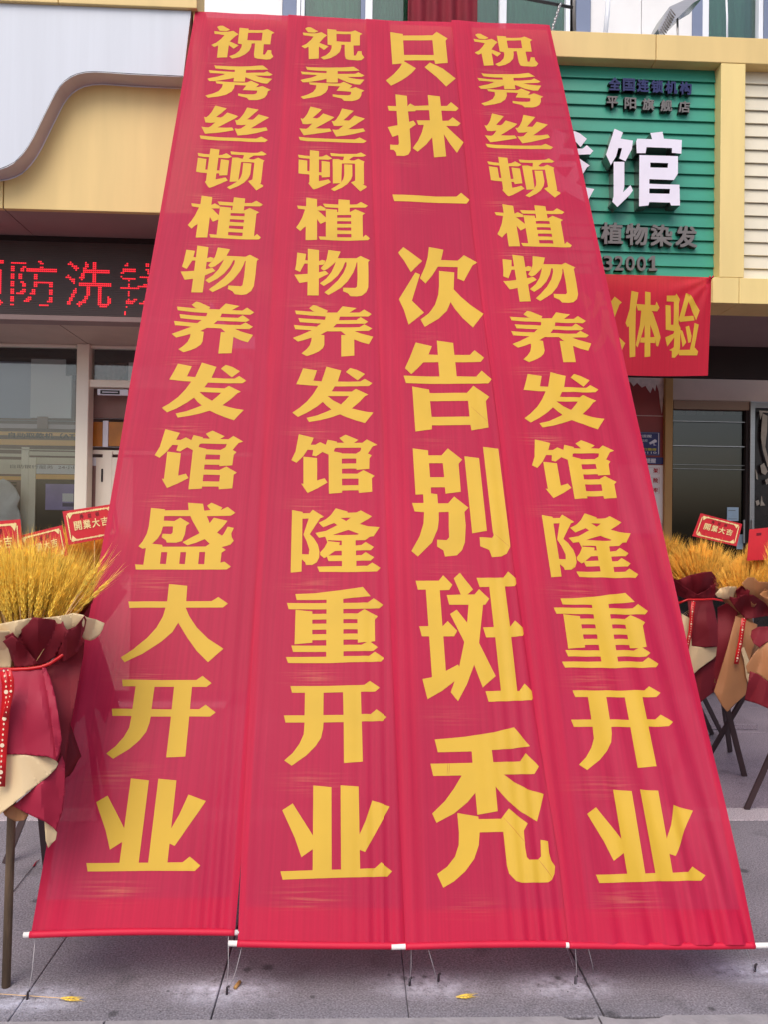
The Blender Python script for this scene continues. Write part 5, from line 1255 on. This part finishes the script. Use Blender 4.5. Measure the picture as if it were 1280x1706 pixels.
bar('leg', (pf.x-0.15, pf.y+0.75, 0), (cx, YB+0.1, wz-0.1), 0.026, 0.014, M['leg_dark'], bq)
card('red greeting card cut off by the left edge with the character 吉 showing', [(-62,873),(34,865),(39,940),(-58,948)], YB+0.20, 0.03)
card('red greeting card rising steeply to the right, middle of the three on the left', [(30,893),(103,875),(113,925),(40,950)], YB+0.24, 0.03)

# ---- second bouquet on the left, further back
b2 = thing('wheat_bouquet', 'orange wheat bouquet half hidden behind the left banner edge', 'bouquet', (G(150, 1290).x, 3.75, 0), 'wheat bouquets on stands')
Y2 = 3.75; c2_ = U(140, 1000, Y2)
random.seed(5)
wheat(b2, Vector((c2_.x, Y2, 1.0)), Vector((c2_.x+0.05, Y2, U(150, 900, Y2).z+0.05)), 0.23, 0.16, 0.12, 700, EARS_O, 40)
wrap('collar_paper', b2, Vector((c2_.x, Y2, 0)), 0.98, 1.18, 0.06, 0.19, M['burg'], 0.03, 6, seed=2)
wrap('skirt_paper', b2, Vector((c2_.x, Y2, 0)), 0.98, 0.62, 0.05, 0.17, M['burg'], 0.03, 6, seed=4)
tripod(b2, Vector((c2_.x, Y2, 0.8)), 0.8, [(c2_.x-0.25, Y2-0.2, 0), (c2_.x+0.25, Y2-0.2, 0), (c2_.x, Y2+0.3, 0)])
card('red greeting card just left of the banner, uppermost of the three on the left', [(104,852),(192,839),(199,892),(114,908)], Y2-0.25, 0.02)

# ---- right-hand group
def wf(Yb, cxp, k=1.4, off=0.0, neck_y=1000):
    def f(px, py):
        u_ = (px-cxp)/FPX*Yb
        n_ = math.exp(-((py-neck_y)/28.0)**2)
        return Yb-0.11+0.07*n_+k*u_*u_+off
    return f
# A : middle one
YA = 5.2; A = thing('wheat_bouquet', 'orange wheat bouquet with dark red skirt right beside the right banner edge', 'bouquet', (U(1185,1180,YA).x, YA, 0), 'wheat bouquets on stands')
ca = U(1172, 1000, YA)
random.seed(31)
wheat(A, Vector((ca.x, YA+0.03, ca.z+0.01)), Vector((ca.x+0.01, YA+0.06, U(1180, 910, YA).z+0.035)), 0.27, 0.14, 0.34, 520, EARS_O, 60)
wrap('collar_paper', A, Vector((ca.x, YA+0.05, 0)), ca.z-0.02, U(1172,968,YA).z, 0.06, 0.15, M['burg'], 0.03, 6, seed=12)
wrap('skirt_paper', A, Vector((ca.x, YA+0.05, 0)), ca.z-0.02, U(1172,1140,YA).z, 0.05, 0.16, M['burg'], 0.03, 6, seed=14)
fa_ = wf(YA, 1172)
sheet('burgundy_flap', [(1112,960),(1130,966),(1150,958),(1172,953),(1186,952),(1194,963),(1195,977),(1192,996),(1168,999),(1145,999),(1126,990),(1116,976)], A, M['burg'], fa_, 0.04, 22, seed=1)
sheet('burgundy_flap', [(1125,966),(1142,978),(1162,990),(1176,984),(1194,970),(1193,992),(1180,997),(1156,996),(1136,984)], A, M['burg'], wf(YA, 1172, off=-0.03), 0.04, 30, seed=12)
sheet('skirt_sheet', [(1146,1000),(1187,1000),(1192,1020),(1197,1045),(1202,1076),(1175,1078),(1150,1076),(1150,1040)], A, M['burg'], wf(YA, 1172, off=-0.015), 0.03, 9, seed=2)
sheet('cream_tail', [(1136,1022),(1150,1030),(1153,1076),(1176,1079),(1202,1077),(1196,1090),(1188,1098),(1168,1112),(1150,1128),(1142,1110)], A, M['cream'], wf(YA, 1172, off=0.0), 0.02, 9, seed=3)
sheet('burgundy_tail', [(1148,1128),(1170,1112),(1188,1101),(1203,1104),(1200,1140),(1190,1152),(1172,1166),(1166,1172),(1158,1150)], A, M['burg'], wf(YA, 1172, off=0.03), 0.02, 9, seed=4)
ribbon_strip('hanging_ribbon', A, [(1156,1002),(1153,1025),(1151,1050),(1146,1075),(1142,1096)], YA-0.16, 7)
tube('tie_ribbon', [U(a, b, YA-0.13) for a, b in ((1128,1006),(1146,999),(1170,999),(1190,998),(1206,1001))], 0.007, M['ribbon'], A, 8)
for f_, t_ in ((G(1187,1223), U(1160,1165,YA)), (G(1204,1224), U(1172,1160,YA+0.05)), (G(1120,1290), U(1180,1120,YA+0.1))): bar('leg', f_, t_, 0.028, 0.014, M['leg_dark'], A)
card('tilted red greeting card rising from the wheat right of the banners', [(1168,855),(1237,873),(1228,910),(1154,893)], YA+0.05, 0.03)
# small one behind at the banner edge
YD = 5.85; D_ = thing('wheat_bouquet', 'farthest wheat bouquet, mostly hidden behind the right banner edge', 'bouquet', (U(1100,1180,YD).x, YD, 0), 'wheat bouquets on stands')
cd_ = U(1096, 985, YD); random.seed(9)
wheat(D_, Vector((cd_.x, YD, cd_.z)), Vector((cd_.x, YD, U(1100, 900, YD).z+0.03)), 0.2, 0.18, 0.1, 260, EARS_O, 0)
wrap('collar_paper', D_, Vector((cd_.x, YD, 0)), cd_.z-0.02, cd_.z+0.14, 0.06, 0.2, M['burg'], 0.03, 6, seed=12)
wrap('skirt_paper', D_, Vector((cd_.x+0.03, YD, 0)), cd_.z-0.02, 0.45, 0.05, 0.25, M['burg'], 0.03, 6, seed=14)
tripod(D_, Vector((cd_.x, YD, 0.5)), 0.5, [(cd_.x-0.25, YD, 0), (cd_.x+0.1, YD+0.2, 0), (cd_.x, YD-0.3, 0)], zt_=0.7)
# B : front right
YBb = 4.55; B_ = thing('wheat_bouquet', 'golden wheat bouquet in kraft paper nearest the right edge', 'bouquet', (U(1240,1180,YBb).x, YBb, 0), 'wheat bouquets on stands')
cb = U(1244, 1020, YBb); random.seed(41)
wheat(B_, Vector((cb.x, YBb+0.03, cb.z+0.01)), Vector((cb.x+0.12, YBb+0.06, U(1260, 924, YBb).z+0.035)), 0.26, 0.13, 0.30, 520, EARS_O, 60)
wrap('collar_paper', B_, Vector((cb.x+0.03, YBb+0.04, 0)), cb.z-0.02, U(1244,992,YBb).z, 0.06, 0.16, M['kraft'], 0.03, 6, seed=22)
wrap('skirt_paper', B_, Vector((cb.x, YBb+0.05, 0)), cb.z-0.02, U(1244,1130,YBb).z, 0.05, 0.12, M['kraft'], 0.03, 6, seed=24)
fb = wf(YBb, 1244, neck_y=1022)
sheet('kraft_collar', [(1236,972),(1246,962),(1257,962),(1264,969),(1300,970),(1300,1012),(1270,1004),(1248,990)], B_, M['kraft'], wf(YBb, 1244, off=0.0, neck_y=1022), 0.03, 14, seed=1)
sheet('cream_collar', [(1192,990),(1200,980),(1212,977),(1228,977),(1226,986),(1222,996),(1208,998),(1196,995)], B_, M['cream'], wf(YBb, 1244, 0.6, -0.02, neck_y=1022), 0.05, 26, seed=2)
sheet('burgundy_flap', [(1211,992),(1225,996),(1240,990),(1256,991),(1280,1008),(1300,1020),(1300,1034),(1278,1026),(1255,1030),(1243,1031),(1228,1016)], B_, M['burg'], wf(YBb, 1244, 0.8, -0.03, neck_y=1022), 0.04, 22, seed=3)
sheet('burgundy_flap', [(1226,984),(1236,975),(1250,984),(1246,998),(1230,1002)], B_, M['burg'], wf(YBb, 1244, 0.8, -0.01, neck_y=1022), 0.03, 22, seed=33)
sheet('kraft_skirt', [(1226,1026),(1246,1034),(1262,1040),(1262,1062),(1252,1090),(1247,1112),(1244,1156),(1226,1172),(1212,1186),(1203,1175),(1190,1152),(1200,1120),(1212,1080)], B_, M['kraft'], wf(YBb, 1230, 0.8, -0.02, neck_y=1022), 0.035, 12, seed=4)
sheet('cream_lining', [(1234,1080),(1240,1078),(1250,1105),(1254,1120),(1248,1140),(1244,1130),(1240,1100)], B_, M['cream'], wf(YBb, 1230, 0.8, -0.035, neck_y=1022), 0.02, 20, seed=5)
sheet('burgundy_back', [(1196,1012),(1212,1004),(1230,1020),(1222,1060),(1208,1100),(1196,1150),(1190,1120),(1196,1070)], B_, M['burg'], wf(YBb, 1230, 0.8, 0.05, neck_y=1022), 0.02, 12, seed=6)
ribbon_strip('hanging_ribbon', B_, [(1240,1030),(1237,1048),(1234,1070),(1230,1088),(1227,1106)], YBb-0.17, 8)
for f_, t_ in ((G(1180,1262), U(1241,1158,YBb+0.02)), (G(1241,1293), U(1207,1160,YBb+0.05)), (G(1217,1252), U(1205,1160,YBb+0.1))): bar('leg', f_, t_, 0.03, 0.014, M['leg_dark'], B_)
# C : at the very edge
YC = 4.1; C_ = thing('wheat_bouquet', 'bouquet cut off by the right edge, only its dark red and brown paper showing', 'bouquet', (U(1310,1180,YC).x, YC, 0), 'wheat bouquets on stands')
cc = U(1330, 1040, YC)
random.seed(77)
wheat(C_, Vector((cc.x, YC, cc.z)), Vector((cc.x+0.05, YC+0.05, U(1330, 915, YC).z+0.03)), 0.2, 0.16, 0.12, 300, EARS_O, 0)
wrap('collar_paper', C_, Vector((cc.x, YC+0.05, 0)), cc.z, cc.z+0.16, 0.06, 0.16, M['kraft'], 0.03, 6, seed=32)
fc = wf(YC, 1310, neck_y=1045)
sheet('burgundy_flap', [(1253,1050),(1264,1044),(1340,1042),(1340,1068),(1280,1068),(1266,1079),(1256,1072),(1251,1060)], C_, M['burg'], wf(YC, 1310, 0.8, -0.01, neck_y=1045), 0.03, 16, seed=1)
sheet('kraft_skirt', [(1243,1110),(1254,1092),(1265,1079),(1282,1068),(1345,1066),(1345,1150),(1282,1136),(1262,1122),(1246,1122)], C_, M['kraft'], wf(YC, 1310, 0.8, 0.0, neck_y=1045), 0.03, 12, seed=2)
sheet('burgundy_tail', [(1250,1118),(1264,1123),(1282,1137),(1345,1152),(1345,1200),(1282,1181),(1262,1172),(1241,1166),(1246,1140)], C_, M['burg'], wf(YC, 1310, 0.8, -0.02, neck_y=1045), 0.03, 10, seed=3)
for f_, t_ in ((G(1244,1348), U(1312,1196,YC)), (G(1400,1340), U(1300,1170,YC+0.02)), (G(1350,1280), U(1318,1170,YC+0.1))): bar('leg', f_, t_, 0.028, 0.014, M['leg_dark'], C_)
card('plain red card at the right edge behind the wheat', [(1249,882),(1330,874),(1330,930),(1245,934)], YC+0.4, 0.0, blank=True)

# ---- fallen ears on the paving
def fallen(px_a, py_a, px_b, py_b, label, m_=0):
    a, b = G(px_a, py_a, 0.008), G(px_b, py_b, 0.008); d = (b-a).normalized(); q = d.to_track_quat('Z', 'Y')
    me, mi = ear_mesh('fallen_wheat_ear', (b-a).length, 0.0 if m_ else 0.26, 0.02, 3); setmats(me, mi, M['wheat'], M['straw'])
    o = bpy.data.objects.new('fallen_wheat_ear', me); C.objects.link(o); o.matrix_world = Matrix.Translation(a) @ q.to_matrix().to_4x4()
    tag(o, label, 'wheat ear', 'fallen wheat ears')
fallen(102, 1662, 132, 1664, 'fallen wheat ear with a long straw on the paving at the lower left')
fallen(762, 1660, 788, 1658, 'short yellow wheat ear lying on the paving below the third banner', 1)
o = tube('twig', [G(22,1486)+Vector((0,0,0.003)), G(44,1459)+Vector((0,0,0.006)), G(57,1443)+Vector((0,0,0.004))], 0.0016, M['leg_dark'], None, 6); tag(o, 'thin dark twig lying on the paving behind the left pole', 'twig')
tube('twig_tip', [G(56,1444)+Vector((0,0,0.004)), G(60,1438)+Vector((0,0,0.006)), G(66,1433)+Vector((0,0,0.004))], 0.0045, M['maroon_cloth'], None, 6, 0.001).parent = o
